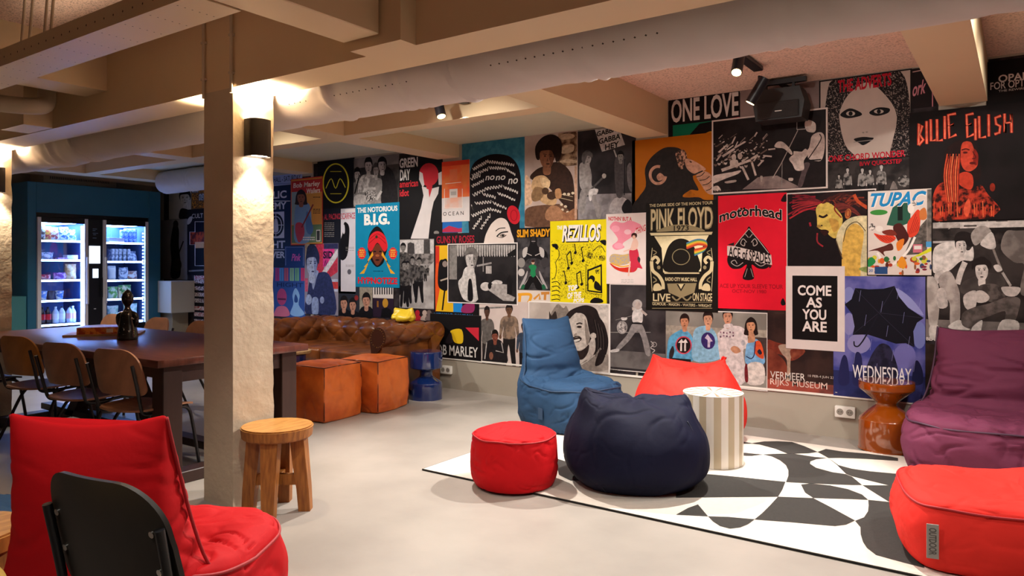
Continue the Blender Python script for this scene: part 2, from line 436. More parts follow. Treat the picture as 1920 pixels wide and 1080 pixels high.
def vnormals(vs, fs):
    me = bpy.data.meshes.new('t'); me.from_pydata([tuple(v) for v in vs], [], fs)
    bm = bmesh.new(); bm.from_mesh(me); bmesh.ops.recalc_face_normals(bm, faces=bm.faces); bm.to_mesh(me); bm.free()
    out = [v.normal.copy() for v in me.vertices]; bpy.data.meshes.remove(me); return out
def rumple(vs, fs, fn, floor=True):
    ns = vnormals(vs, fs)
    out = []
    for p, n in zip(vs, ns):
        q = p+n*fn(p, n)
        if floor and q.z < 0.002: q.z = 0.002
        out.append(q)
    return out
def frame(loc, face):
    """local x = facing direction"""
    f = Vector(face); f.z = 0; f.normalize(); l = Vector((-f.y, f.x, 0)); L = Vector(loc)
    return lambda p: L+f*p[0]+l*p[1]+Vector((0, 0, p[2]))
def fabric(name, col, var=0.08):
    m = mat(name, col, 0.72, var=var, vscale=7, bump=0.16, bscale=24, spec=0.14, detail=6)
    return m
M_blue = fabric('denim_blue_nylon', '#2b4767')
M_navy = fabric('navy_nylon', '#10122a')
M_coral = fabric('coral_red_nylon', '#e03028', .05)  # red nylon made paler in colour, as bright light clips it
M_red = fabric('red_nylon', '#c01018', .05)
M_purple = fabric('plum_nylon', '#6a3048')
M_pipered = mat('red_piping', '#a50d18', .6); M_pipeblue = mat('blue_piping', '#223f5e', .6); M_pipeplum = mat('plum_piping', '#43223a', .6)
M_tag = mat('grey_label_tag', '#8f8a84', .7)

def lounger(name, label, loc, face, M, MP, seed, sc=1.0, tagside=-1, sad=0.03, wscale=1.0, zs=1.0, nq=1.0):
    N_ = lambda S: [dict(s, n=s['n']*nq) for s in S]
    T = frame(loc, face); t = thing(name, label, 'bean bag chair', loc)
    # seat body
    S = [dict(c=(0, 0, 0.0), a=.33, b=.30, n=3.2), dict(c=(0, 0, .015), a=.375, b=.345, n=3.2), dict(c=(0.01, 0, .10), a=.405, b=.37, n=3.1), dict(c=(0.01, 0, .22), a=.408, b=.374, n=3.0),
         dict(c=(0, 0, .315), a=.392, b=.358, n=2.9), dict(c=(0, 0, .350), a=.378, b=.344, n=2.8), dict(c=(-.005, 0, .368), a=.345, b=.315, n=2.6), dict(c=(-.02, 0, .375), a=.27, b=.25, n=2.4), dict(c=(-.04, 0, .362), a=.16, b=.16, n=2.2), dict(c=(-.05, 0, .352), a=.01, b=.01, n=2)]
    vs, fs = loft(N_(S), 200, 11)
    vs = [Vector((p.x, p.y, p.z+(0.07*max(0, -p.x-.05)/.35 if p.z > .28 else 0))) for p in vs]
    def fn(p, n):
        top = max(0, n.z); side = 1-abs(n.z)
        return wscale*(.006*wr(p, 3.2, seed, (1, 1, 1.6))+side*.010*crease(p, 5.5, seed+3, (1, 1, 1.8))+top*.016*crease(p, 4.5, seed+4, (1.5, .8, 1))+.006*crease(p, 10, seed+9)+.004*top*wr(p, 7, seed+2))
    vs = rumple(vs, fs, fn)
    T0 = T; T = lambda p: T0((p[0], p[1], p[2]*zs))
    MB().add([T(p*sc) for p in vs], fs).build('seat', M, t, smooth=180)
    B = [dict(c=(-.20, 0, .06), a=.10, b=.26, n=2.6), dict(c=(-.215, 0, .16), a=.17, b=.33, n=2.7), dict(c=(-.235, 0, .30), a=.165, b=.325, n=2.7), dict(c=(-.26, 0, .42), a=.145, b=.28, n=2.8), dict(c=(-.285, 0, .55), a=.13, b=.25, n=2.8),
         dict(c=(-.31, 0, .68), a=.105, b=.236, n=2.9), dict(c=(-.335, 0, .775), a=.062, b=.234, n=3.0, sad=sad*.5), dict(c=(-.35, 0, .825), a=.022, b=.234, n=3.2, sad=sad), dict(c=(-.353, 0, .835), a=.004, b=.225, n=3.2, sad=sad)]
    vs, fs = loft(B, 180, 12)
    def fb(p, n):
        hz = .35+.65*math.sin(min(1, p.z/.84)*PI)
        fr = 1 if n.x > 0 else .55
        return wscale*(hz*fr*(.006*wr(p, 3.4, seed+20, (1, .7, 1.6))+.015*crease(p, 4.6, seed+31, (1, .65, 1.9))+(.008 if wscale < 1.8 else .011)*crease(p, 7.5, seed+37, (1, .6, 1.8), .13))-.010*math.exp(-((p.z-.44)/.03)**2)*(n.x > 0))
    vs = rumple(vs, fs, fb)
    MB().add([T(p*sc) for p in vs], fs).build('backrest', M, t, smooth=180)
    # piping: round the seat edge, and up both edges of the backrest
    ring = []
    for j in range(90):
        a = 2*PI*j/90; e = 2/(2.85*nq); C, S_ = math.cos(a), math.sin(a)
        x = math.copysign(abs(C)**e, C)*.390; y = math.copysign(abs(S_)**e, S_)*.356; z = .335+(0.07*max(0, -x-.05)/.35)
        ring.append(T(Vector((x*1.012, y*1.012, z+.004*math.sin(a*7)))*sc))
    MB().tube(ring, .0055*sc, 8, closed=True).build('piping', MP, t, smooth=180)
    for s in (-1, 1):
        c = cr([(-.19, s*.338, .22), (-.215, s*.325, .33), (-.24, s*.288, .43), (-.265, s*.262, .55), (-.295, s*.246, .68), (-.33, s*.24, .79), (-.35, s*.236, .86)], False, 5)
        MB().tube([T(Vector(q)*sc) for q in c], .0055*sc, 8).build('piping', MP, t, smooth=180)
    if tagside:
        mb = MB(); s = tagside
        q = [(.10, s*.372, .10), (.10, s*.372, .19), (.16, s*.372, .19), (.16, s*.372, .10)]
        mb.add([T(Vector((a, b, c))*sc) for a, b, c in q]+[T(Vector((a, b+s*.006, c))*sc) for a, b, c in q], [(0, 1, 2, 3), (4, 5, 6, 7), (0, 1, 5, 4), (1, 2, 6, 5), (2, 3, 7, 6), (3, 0, 4, 7)])
        mb.build('side_label', MP, t)
    return t
def pouf(name, label, loc, M, MP, seed, r=.25, h=.32, tagdir=None, dome=.03, group=None):
    t = thing(name, label, 'pouf', loc, group)
    S = [dict(c=(0, 0, 0), a=r*.86, b=r*.86, n=2), dict(c=(0, 0, .012), a=r*.95, b=r*.95, n=2), dict(c=(0, 0, h*.25), a=r*1.03, b=r*1.03, n=2), dict(c=(0, 0, h*.6), a=r*1.03, b=r*1.03, n=2), dict(c=(0, 0, h*.86), a=r*1.0, b=r*1.0, n=2),
         dict(c=(0, 0, h*.955), a=r*.96, b=r*.96, n=2), dict(c=(0, 0, h), a=r*.82, b=r*.82, n=2), dict(c=(0, 0, h+dome), a=r*.42, b=r*.42, n=2), dict(c=(0, 0, h+dome*1.1), a=.01, b=.01, n=2)]
    vs, fs = loft(S, 200, 11)
    def fn(p, n):
        side = 1-abs(n.z)
        rim = math.exp(-((p.z-h*.9)/.045)**2)
        return side*(.005*wr(p, 4, seed, (1, 1, .8))+.010*crease(p, 6, seed+5, (1, 1, 2.4)))+rim*.012*crease(p, 9, seed+2)+.006*crease(p, 11, seed+7)+(.010*crease(p, 6, seed+11) if n.z > .5 else 0)
    vs = rumple(vs, fs, fn)
    L = Vector(loc)
    MB().add([L+p for p in vs], fs).build('cover', M, t, smooth=180)
    for z, q in ((h*.925, .995),):
        ring = [L+Vector((math.cos(2*PI*j/80)*r*q, math.sin(2*PI*j/80)*r*q, z+.008*noise.noise(Vector((math.cos(2*PI*j/80)*2, math.sin(2*PI*j/80)*2, seed))))) for j in range(80)]
        MB().tube(ring, .0045, 8, closed=True).build('piping', MP, t, smooth=180)
    if tagdir is not None:
        d = Vector(tagdir); d.z = 0; d.normalize(); l = Vector((-d.y, d.x, 0))
        c = L+d*(r*1.06)+Vector((0, 0, h*.47))
        mb = MB(); A = l*.021; Bv = Vector((0, 0, .068))
        q = [c-A-Bv, c+A-Bv, c+A+Bv, c-A+Bv]
        mb.add(q+[p+d*.006 for p in q], [(0, 1, 2, 3), (4, 5, 6, 7), (0, 1, 5, 4), (1, 2, 6, 5), (2, 3, 7, 6), (3, 0, 4, 7)])
        lab = mb.build('label_tag', M_tag, t); lab['label'] = 'grey woven label tag'
        return t, (c+d*.0065, l)
    return t
def sack(name, label, loc, face, M, MP, seed, R=.42, H=.56, top=.27, sad=.11, lean=0.0, tilt=0.0, wid=.67):
    """drop-shaped bean bag whose top is a slumped seam; local y runs along the top seam"""
    T = frame(loc, face); t = thing(name, label, 'bean bag', loc)
    k = H/.56
    S = [dict(c=(0, 0, 0), a=R*.60, b=R*.64, n=2.1), dict(c=(0, 0, .012), a=R*.74, b=R*.78, n=2.1), dict(c=(0, 0, .09*k), a=R*.94, b=R*.96, n=2.2), dict(c=(0, 0, .19*k), a=R, b=R, n=2.2), dict(c=(lean*.2, 0, .30*k), a=R*.95, b=R*.95, n=2.25),
         dict(c=(lean*.5, 0, .40*k), a=R*.78, b=R*.82, n=2.3, sad=sad*.25), dict(c=(lean*.75, 0, .465*k), a=R*.54, b=R*(wid+.05), n=2.4, sad=sad*.6), dict(c=(lean*.9, 0, .495*k), a=R*.27, b=R*wid, n=2.6, sad=sad), dict(c=(lean, 0, .498*k), a=.05, b=R*(wid-.01), n=2.8, sad=sad*1.15), dict(c=(lean, 0, .485*k), a=.006, b=R*(wid-.03), n=2.8, sad=sad*1.15)]
    vs, fs = loft(S, 230, 13)
    vs = [Vector((p.x, p.y, p.z*(1+tilt*p.y/R))) for p in vs]
    def fn(p, n):
        hz = max(0, min(1, p.z/H)); a = math.atan2(p.y, p.x-lean*.5)
        folds = .014*hz**2.4*math.sin(a*6+3*noise.noise(p*3+Vector((seed, 0, 0))))
        return folds+.022*hz**1.4*crease(p, 3.2, seed+3, (1.8, 1.8, .5), .11)+.007*(.25+hz)*crease(p, 5, seed+13, (1.2, 1.2, .6))+.008*wr(p, 2.6, seed+8)*(1-.4*hz)+.003*crease(p, 9, seed+5)
    vs = rumple(vs, fs, fn)
    MB().add([T(p) for p in vs], fs).build('cover', M, t, smooth=180)
    for a0 in (.75, 2.25, 3.9, 5.5):
        c = []
        for s_, (rz, zz) in enumerate(((.80, .012), (.955, .09*k), (1.012, .20*k), (.945, .31*k), (.80, .41*k))):
            c.append(T(Vector((math.cos(a0)*R*rz, math.sin(a0)*R*rz, zz))))
        MB().tube(cr(c, False, 5), .003, 6).build('seam', MP, t, smooth=180)
    return t
M_seamnavy = mat('navy_seam', '#12142a', .7); M_seamcoral = mat('coral_seam', '#c52c2b', .7)

P = onz(1068, 797); lounger('bean_bag_lounger', 'denim blue bean bag lounger with high back against the poster wall', (P.x, P.y, 0.013), RV*.52-FV*.85, M_blue, M_pipeblue, 3.1, .98, -1, zs=.985, wscale=1.5)
P = onz(1828, 890); lounger('bean_bag_lounger', 'plum purple bean bag lounger at the right edge of the rug', (P.x+.03, P.y-.02, 0.013), -FV*.82-RV*.57, M_purple, M_pipeplum, 11.7, 1.09, 1, zs=.92, wscale=2.0)
P = atd(300, 1000, 2.44); lounger('bean_bag_lounger', 'red bean bag lounger seen from behind at lower left', (P.x-.02, P.y, 0), RV*.08+FV*.99, M_red, M_pipered, 21.2, 1.0, -1, sad=.03, zs=1.0, wscale=1.3)
P = onz(1192, 905); sack('bean_bag', 'big navy blue slumped bean bag in the middle of the rug front edge', (P.x, P.y, 0.013), -FV*.97+RV*.1, M_navy, M_seamnavy, 5.3, .42, .545, sad=.035, tilt=-.05, wid=.72)
P = onz(1292, 820); sack('bean_bag', 'coral red slumped bean bag behind the striped side table', (P.x, P.y, 0.013), -FV*.97-RV*.1, M_coral, M_seamcoral, 14.9, .405, .565, sad=.085, wid=.66)
P = onz(964, 909); pouf('round_pouf', 'small red round pouf on the left corner of the rug', (P.x, P.y, 0.013), M_red, M_pipered, 2.2, .245, .31)
f_ = (FV*.37-RV*.93).normalized(); l_ = Vector((-f_.y, f_.x, 0)); P = CAM+FV*3.235+RV*2.165; P.z = .013
t_pouf = lounger('bean_bag_lounger', 'red bean bag lounger with grey label tag cut by the lower right corner', tuple(P), f_, M_coral, M_pipered, 17.7, 1.0, 0, zs=.80, nq=1.4)
d_ = l_; tl = -f_
tc = P+f_*.318+l_*.378+Vector((0, 0, .145))
q_ = [tc+tl*a+Vector((0, 0, b)) for a, b in ((-.022, -.07), (.022, -.07), (.022, .07), (-.022, .07))]
lb = MB().add(q_+[p+d_*.006 for p in q_], [(0, 1, 2, 3), (4, 5, 6, 7), (0, 1, 5, 4), (1, 2, 6, 5), (2, 3, 7, 6), (3, 0, 4, 7)]).build('label_tag', M_tag, t_pouf); lb['label'] = 'grey woven label tag'
tc = tc+d_*.0066
P = atd(-75, 965, 2.95); pouf('round_pouf', 'dark blue round pouf at the far left edge', (P.x, P.y, 0.0), M_blue, M_pipeblue, 9.1, .26, .30)

# leather cubes
M_tan = mat('tan_leather', '#dc702c', 0.36, col2='#b8501c', vscale=5, bump=0.18, bscale=30, detail=6, contrast=(.4, .68), spec=.5)
M_stitch = mat('dark_stitching', '#4a1d0c', .7)
def leather_cube(label, near, right, size, h, seed):
    A = onz(*near); Bq = onz(*right); e1 = (Bq-A).normalized(); e2 = Vector((-e1.y, e1.x, 0))
    c = A+e1*size*.5+e2*size*.5
    t = thing('leather_cube_pouf', label, 'leather pouf', (c.x, c.y, 0), 'tan leather cube poufs')
    bm = bmesh.new(); bmesh.ops.create_cube(bm, size=1); bmesh.ops.subdivide_edges(bm, edges=list(bm.edges), cuts=34, use_grid_fill=True)
    vs = []
    for v in bm.verts:
        p = v.co.copy()*2; m = max(abs(p.x), abs(p.y), abs(p.z))
        q = p.normalized()*1.28; w = .20
        r = p*(1-w)+Vector((math.copysign(min(abs(q.x), 1), q.x), math.copysign(min(abs(q.y), 1), q.y), math.copysign(min(abs(q.z), 1), q.z)))*w
        bul = (1-p.x**2*.9)*(1-p.y**2*.9) if abs(p.z) > .99 else (1-p.z**2*.9)*(1-(p.x if abs(p.y) > .99 else p.y)**2*.9)
        r = r*(1+.06*max(0, bul))
        vs.append(Vector((r.x*size/2, r.y*size/2, (r.z+1)*h/2)))
    bm.verts.ensure_lookup_table(); fs = [tuple(v.index for v in f.verts) for f in bm.faces]; bm.free()
    vs = rumple(vs, fs, lambda p, n: n.z*0+.007*wr(p, 5, seed)+.008*crease(p, 7, seed+3))
    W = lambda p: c+e1*p.x+e2*p.y+Vector((0, 0, p.z))
    MB().add([W(p) for p in vs], fs).build('cover', M_tan, t, smooth=180)
    mb = MB(); s2 = size*.488
    corners = [(-s2, -s2), (s2, -s2), (s2, s2), (-s2, s2)]
    for (x, y) in corners: mb.tube([W(Vector((x, y, .02))), W(Vector((x*1.01, y*1.01, h/2))), W(Vector((x, y, h*.97)))], .0035, 6)
    for z in (h*.985,):
        for i in range(4):
            a, b = corners[i], corners[(i+1) % 4]
            mid = ((a[0]+b[0])/2*1.03, (a[1]+b[1])/2*1.03)
            mb.tube([W(Vector((a[0], a[1], z))), W(Vector((mid[0], mid[1], z+.004))), W(Vector((b[0], b[1], z)))], .0035, 6)
    mb.build('stitching', M_stitch, t, smooth=180)
    return t
leather_cube('tan leather cube pouf nearest the column, in front of the sofa', (608, 795), (673, 778), .445, .455, 4.4)
leather_cube('tan leather cube pouf beside the blue turned table', (709, 777), (768, 760), .445, .455, 8.8)

# ------------------------------------------------------------------ chesterfield sofa
M_ches = mat('brown_leather', '#7a431c', 0.30, col2='#4d260e', vscale=7, bump=.12, bscale=50, contrast=(.38, .68), spec=.55)
M_chesd = mat('dark_brown_leather', '#3a1a0c', .35)
M_btn = mat('leather_button', '#4f2510', .35)
def tufted(org, along, out, L, rows=(0.43, 0.66), flip=1, prof=None, seedb=0):
    """rolled, buttoned leather: org = start at the seat side, along = unit along the length, out = unit away from the seat"""
    A = Vector(along); O = Vector(out); G = Vector(org)
    pr = prof or [(0.0, .36), (0.005, .42), (0.0, .48), (-.012, .54), (-.008, .60), (.03, .665), (.09, .695), (.155, .68), (.195, .63), (.195, .57), (.16, .525), (.135, .50)]
    c = cr(pr, False, 8); n = len(c)
    ln = [0]
    for i in range(1, n): ln.append(ln[-1]+math.dist(c[i], c[i-1]))
    T = ln[-1]; ds = .135; dt = .115
    ns = max(8, int(L/.011)); mb = MB(); vs = []; fs = []; nm = []
    for i in range(n):
        a = c[max(0, i-1)]; b = c[min(n-1, i+1)]; d = Vector((b[0]-a[0], b[1]-a[1])).normalized(); nm.append((-d.y, d.x))
    for k in range(ns+1):
        s = L*k/ns
        for i in range(n):
            u = s/ds; v = ln[i]/dt
            fa = abs(math.sin(PI*(u+v)/2)); fb = abs(math.sin(PI*(u-v)/2))
            puff = (fa*fb)**.45
            edge = min(1, min(s, L-s)/.04)*min(1, min(ln[i], T-ln[i])/.05)
            h = .026*(puff-.55)*edge
            p = G+A*s+O*(c[i][0]+nm[i][0]*h)+Vector((0, 0, c[i][1]+nm[i][1]*h))
            vs.append(p)
    for k in range(ns):
        for i in range(n-1): fs.append((k*n+i, k*n+i+1, (k+1)*n+i+1, (k+1)*n+i))
    mb.add(vs, fs, 0)
    # closing panels at both ends and along the bottom
    for k in (0, ns):
        loop = [k*n+i for i in range(n)]
        mb.f.append(tuple(loop)); mb.mi.append(1)
    # buttons
    u = 0
    for iu in range(int(2*L/ds)+1):
        for iv in range(int(2*T/dt)+1):
            uu = iu*1.0; vv = iv*1.0
            if (iu+iv) % 2: continue
            s = uu*ds; tt = vv*dt
            if not (.03 < s < L-.03 and .05 < tt < T-.04): continue
            i = min(range(n), key=lambda q: abs(ln[q]-tt))
            h = -.012
            p = G+A*s+O*(c[i][0]+nm[i][0]*h)+Vector((0, 0, c[i][1]+nm[i][1]*h))
            bm = bmesh.new(); bmesh.ops.create_icosphere(bm, subdivisions=1, radius=.009); mb.bm(bm, 2, Matrix.Translation(p))
    return mb
sx0, sx1, sy0, sy1 = -6.78, -4.87, 4.93, 5.80
sofa = thing('chesterfield_sofa', 'brown buttoned leather chesterfield sofa with rolled arms by the poster wall', 'sofa', ((sx0+sx1)/2, (sy0+sy1)/2, 0))
MB().rbox(sx0+.10, sx1-.10, sy0+.03, sy1-.05, .06, .30, .02, 2).build('base', M_ches, sofa, smooth=40)
ix0, ix1 = sx0+.21, sx1-.21; iy1 = sy1-.21
for a, b in ((ix0, (ix0+ix1)/2-.004), ((ix0+ix1)/2+.004, ix1)):
    MB().rbox(a, b, sy0, iy1+.02, .30, .44, .035, 4).build('seat_cushion', M_ches, sofa, smooth=60)
tufted((sx0+.02, iy1, 0), (1, 0, 0), (0, 1, 0), sx1-sx0-.04).build('backrest', [M_ches, M_ches, M_btn], sofa, smooth=75)
tufted((ix1, sy1-.02, 0), (0, -1, 0), (1, 0, 0), sy1-sy0-.02).build('armrest', [M_ches, M_chesd, M_btn], sofa, smooth=75)
tufted((ix0, sy0, 0), (0, 1, 0), (-1, 0, 0), sy1-sy0-.02).build('armrest', [M_ches, M_chesd, M_btn], sofa, smooth=75)
MB().rbox(ix1+.005, ix1+.14, sy0+.012, sy1-.02, .06, .53, .008, 2).build('arm_panel', M_ches, sofa, smooth=40)
MB().rbox(ix0-.14, ix0-.005, sy0+.012, sy1-.02, .06, .53, .008, 2).build('arm_panel', M_ches, sofa, smooth=40)
for (xx, yy) in ((sx0+.16, sy0+.08), (sx1-.16, sy0+.08), (sx0+.16, sy1-.12), (sx1-.16, sy1-.12)):
    MB().cyl((xx, yy, 0), (xx, yy, .07), .022, 16, r2=.03).build('leg', M_chesd, sofa, smooth=50)
# scroll faces with a nail-head edge
for (xx, s) in ((ix1, 1), (ix0, -1)):
    mb = MB()
    for k in range(22):
        a = 2*PI*k/22; bm = bmesh.new(); bmesh.ops.create_icosphere(bm, subdivisions=1, radius=.006); mb.bm(bm, 0, Matrix.Translation((xx+s*(.09+.088*math.cos(a)), sy0-.001, .592+.088*math.sin(a))))
    mb.build('nail_trim', mat('brass_nail', '#8a6a34', .3, metal=.8), sofa)
# yellow crumpled bag lying on the sofa arm / back
P = ony(752, 601, 5.62)
vs, fs = loft([dict(c=(0, 0, 0), a=.06, b=.10, n=2.4), dict(c=(0, 0, .03), a=.075, b=.125, n=2.6), dict(c=(0, 0, .07), a=.05, b=.11, n=2.4), dict(c=(0, 0, .10), a=.012, b=.10, n=2.6, sad=.02), dict(c=(0, 0, .105), a=.003, b=.09, n=2.6, sad=.02)], 48, 5)
vs = rumple(vs, fs, lambda p, n: .012*wr(p, 14, 3.3), floor=False)
T = frame((P.x, 5.66, .70), (.3, -1, 0))
o = MB().add([T(p) for p in vs], fs).build('snack_bag', mat('yellow_foil', '#e8c52c', .35), smooth=60, origin=(P.x, 5.66, .70))
tag(o, 'crumpled yellow snack bag lying on the sofa back', 'bag')
# ------------------------------------------------------------------ rug, side tables, stools
M_rugw = mat('white_wool', '#e0d7cb', .95, var=.04, vscale=30, bump=.4, bscale=400)
M_rugb = mat('charcoal_wool', '#3a3734', .95, var=.25, vscale=60, bump=.4, bscale=400, stretch=(1, 3, 1))
M_edge = mat('rug_binding', '#1e1b19', .9)
rx0, rx1, ry0, ry1 = -3.08, -0.02, 3.44, 5.50
mb = MB().box(rx0, rx1, ry0, ry1, .001, .011, 0).box(rx0-.004, rx1+.004, ry0-.006, ry0, .001, .010, 2).box(rx0-.004, rx1+.004, ry1, ry1+.006, .001, .010, 2).box(rx0-.006, rx0, ry0, ry1, .001, .010, 2)
def Z(x, y): return (1200+x*.375, 680+y*.375)
rug_polys = [
 [(515,403),(560,411),(620,402),(690,401),(760,405),(820,425),(888,455),(840,462),(770,464),(735,463),(680,440),(600,418),(560,413),(515,414)],
 [(888,455),(930,440),(1010,453),(1130,463),(1250,478),(1290,486),(1290,500),(1130,490),(1000,485),(942,486)],
 [(440,455),(515,458),(560,463),(615,468),(560,475),(515,474),(440,476)],
 [(615,468),(690,464),(770,464),(870,480),(935,486),(880,492),(852,503),(850,515),(880,535),(960,557),(1028,567),(1060,580),(1110,622),(1060,622),(950,618),(835,613),(730,607),(742,575),(742,548),(730,522),(700,497),(660,478)],
 [(942,486),(985,520),(1060,540),(1150,553),(1290,566),(1390,580),(1420,640),(1285,715),(1240,704),(1112,623),(1245,624),(1060,578),(1030,566),(990,520)],
 [(180,560),(360,569),(480,580),(610,594),(727,606),(712,645),(690,681),(560,682),(430,683),(180,686)],
 [(805,620),(850,614),(950,624),(1040,643),(1110,670),(1141,697),(1060,693),(950,690),(866,687),(825,660)],
 [(690,681),(866,688),(950,732),(1075,801),(1030,822),(975,829),(880,821),(760,810),(572,796),(610,765),(650,725)],
 [(180,772),(240,738),(290,720),(340,780),(260,776)],
 [(340,780),(440,783),(573,795),(540,820),(500,836),(450,842),(400,829),(365,806)],
 [(1141,697),(1290,712),(1420,740),(1420,1040),(1285,1004),(1180,975),(1135,940),(1115,910),(1103,870),(1102,835),(1075,803),(1120,785),(1140,755),(1143,725)],
]
for pl in rug_polys:
    pts = [onz(*Z(x, y)) for x, y in pl]
    pts = [p for p in pts]
    P2 = [(max(rx0, min(rx1-.01, p.x)), max(ry0+.01, min(ry1, p.y))) for p in pts]
    tri = geometry.tessellate_polygon([[Vector((p[0], p[1], 0)) for p in P2]])
    mb.add([(p[0], p[1], .0125) for p in P2], [tuple(q) for q in tri], 1)
for pl in ([(1040, 862), (1072, 872), (1110, 905), (1070, 905), (1048, 894)],):
    pts = [onz(x, y) for x, y in pl]
    mb.add([(p.x, p.y, .0125) for p in pts], [tuple(range(len(pts)))], 1)
tag(mb.build('rug', [M_rugw, M_rugb, M_edge]), 'cream rug with charcoal curved shapes under the bean bags', 'rug')

# striped drum side table
P = onz(1337, 869); R = .190; H = .452
t = thing('drum_side_table', 'round side table with beige and white stripes beside the navy bean bag', 'side table', (P.x, P.y, .013))
M_sw = mat('white_inlay', '#dcd5ca', .3, coat=.3); M_sb = mat('beige_inlay', '#b7a78c', .3, coat=.3, var=.05)
mb = MB(); N = 26; c = Vector((P.x, P.y, .013))
for k in range(N):
    m = k % 2; vs = []
    for q in range(5):
        a = 2*PI*(k+q/4)/N; vs += [c+Vector((R*math.cos(a), R*math.sin(a), 0)), c+Vector((R*math.cos(a), R*math.sin(a), H-.003))]
    mb.add(vs, [(2*q, 2*q+2, 2*q+3, 2*q+1) for q in range(4)], m)
mb.build('body', [M_sw, M_sb], t, smooth=30)
mb = MB(); Nt = 12
for k in range(Nt):
    a0 = 2*PI*k/Nt; vs = [c+Vector((0, 0, H))]+[c+Vector((R*.995*math.cos(a0+2*PI/Nt*q/6), R*.995*math.sin(a0+2*PI/Nt*q/6), H)) for q in range(7)]
    mb.add(vs, [(0, q+1, q+2) for q in range(6)], 0)
    w = .07
    vs = [c+Vector((.0, 0, H+.0006))]+[c+Vector((R*.97*math.cos(a0+s*w), R*.97*math.sin(a0+s*w), H+.0006)) for s in (-1, 1)]
    mb.add(vs, [(0, 1, 2)], 1)
mb.tube([c+Vector((R*.99*math.cos(2*PI*j/60), R*.99*math.sin(2*PI*j/60), H-.001)) for j in range(60)], .003, 6, 0, closed=True)
mb.build('tabletop', [M_sw, mat('pale_inlay', '#8f7d62', .3, coat=.3)], t, smooth=30)

# glossy turned tables
def turned(name, label, px, py, prof, M, z=.0):
    P = onz(px, py); c = (P.x, P.y, z)
    pr = cr(prof, False, 6)
    o = MB().lathe([(max(.001, r), zz) for r, zz in pr], c, 72).build(name, M, smooth=35, origin=c)
    return tag(o, label, 'side table')
M_amber = mat('amber_lacquer', '#8a3f08', .10, coat=1.0, spec=.6, var=.1, vscale=3)
M_cobalt = mat('cobalt_lacquer', '#10285f', .12, coat=1.0, spec=.6)
pa = [(.06, 0), (.172, .0), (.178, .01), (.178, .10), (.176, .19), (.168, .215), (.12, .262), (.075, .298), (.070, .315), (.085, .338), (.13, .378), (.172, .412), (.178, .43), (.178, .455), (.174, .468), (.160, .471), (.0, .471)]
turned('turned_side_table', 'glossy amber hourglass side table beside the purple lounger', 1662, 844, pa, M_amber, .012)
pb = [(.06, 0), (.150, .0), (.156, .008), (.156, .085), (.154, .145), (.14, .165), (.085, .200), (.062, .222), (.060, .25), (.070, .268), (.115, .285), (.150, .300), (.156, .315), (.156, .43), (.153, .452), (.140, .458), (.0, .458)]
turned('turned_side_table', 'glossy cobalt blue turned side table at the sofa arm', 799, 747, pb, M_cobalt)
P = onz(548, 745)
t = thing('round_side_table', 'small blue side table with a tan top between dining table and leather cube', 'side table', (P.x, P.y, 0))
MB().lathe([(.13, .0), (.13, .42), (.05, .425)], (P.x, P.y, 0), 40).build('base', M_cobalt, t, smooth=40)
MB().lathe([(.17, .43), (.178, .435), (.178, .455), (.17, .46)], (P.x, P.y, 0), 48).build('tabletop', mat('tan_wood_top', '#b08c5e', .5, var=.15, stretch=(1, 8, 1)), t, smooth=40)

# wooden stools
M_teak = mat('teak_wood', '#a5672a', .5, col2='#7a4517', vscale=9, stretch=(7, 7, .8), bump=.10, bscale=40, contrast=(.35, .7))
M_teakt = mat('teak_end_top', '#c08a48', .42, col2='#a06a2c', vscale=10, stretch=(8, 1, 1), bump=.06, bscale=40, contrast=(.4, .65))  # paler teak colour for the upward faces of the seat
def stool(label, c, yaw):
    t = thing('wooden_stool', label, 'stool', (c.x, c.y, 0))
    bm = bmesh.new(); bmesh.ops.create_cone(bm, cap_ends=True, segments=64, radius1=.178, radius2=.186, depth=.062)
    bmesh.ops.bevel(bm, geom=[e for e in bm.edges if abs(e.verts[0].co.z-e.verts[1].co.z) < 1e-4], offset=.007, segments=2, affect='EDGES')
    mb = MB(); mb.bm(bm, 0, Matrix.Translation((c.x, c.y, .418)))
    so = mb.build('seat', M_teak, t, smooth=40)
    so.data.materials.append(M_teakt)
    for p in so.data.polygons:
        if p.normal.z > .9: p.material_index = 1
    for k in range(4):
        a = yaw+k*PI/2; d = Vector((math.cos(a), math.sin(a), 0)); l = Vector((-d.y, d.x, 0))
        mb = MB(); vs = []
        for (z, r0, r1, w) in ((0, .118, .178, .030), (.12, .108, .172, .034), (.25, .090, .160, .040), (.388, .075, .148, .044)):
            for (r, s) in ((r0, -1), (r1, -1), (r1, 1), (r0, 1)): vs.append(c+d*r+l*s*w+Vector((0, 0, z-c.z)))
        fs = [(0, 1, 2, 3), (15, 14, 13, 12)]
        for i in range(3):
            for j in range(4): fs.append((i*4+j, i*4+(j+1) % 4, i*4+4+(j+1) % 4, i*4+4+j))
        mb.add(vs, fs).build('leg', M_teak, t, smooth=30)
    for k in range(2):
        a = yaw+k*PI/2; d = Vector((math.cos(a), math.sin(a), 0)); l = Vector((-d.y, d.x, 0)); z0 = .135+k*.001
        vs = []
        for z in (z0, z0+.055):
            for (r, s) in ((-.112, -1), (.112, -1), (.112, 1), (-.112, 1)): vs.append(c+d*r+l*s*.016+Vector((0, 0, z-c.z)))
        MB().add(vs, [(0, 3, 2, 1), (4, 5, 6, 7), (0, 1, 5, 4), (1, 2, 6, 5), (2, 3, 7, 6), (3, 0, 4, 7)]).build('stretcher', M_teak, t)
    return t
P = atd(520, 960, 3.85); P.z = 0
stool('round wooden stool with four splayed legs at the foot of the column', P, math.atan2(-FV.y, -FV.x)+.03)
P = atd(-78, 1000, 2.33); P.z = 0
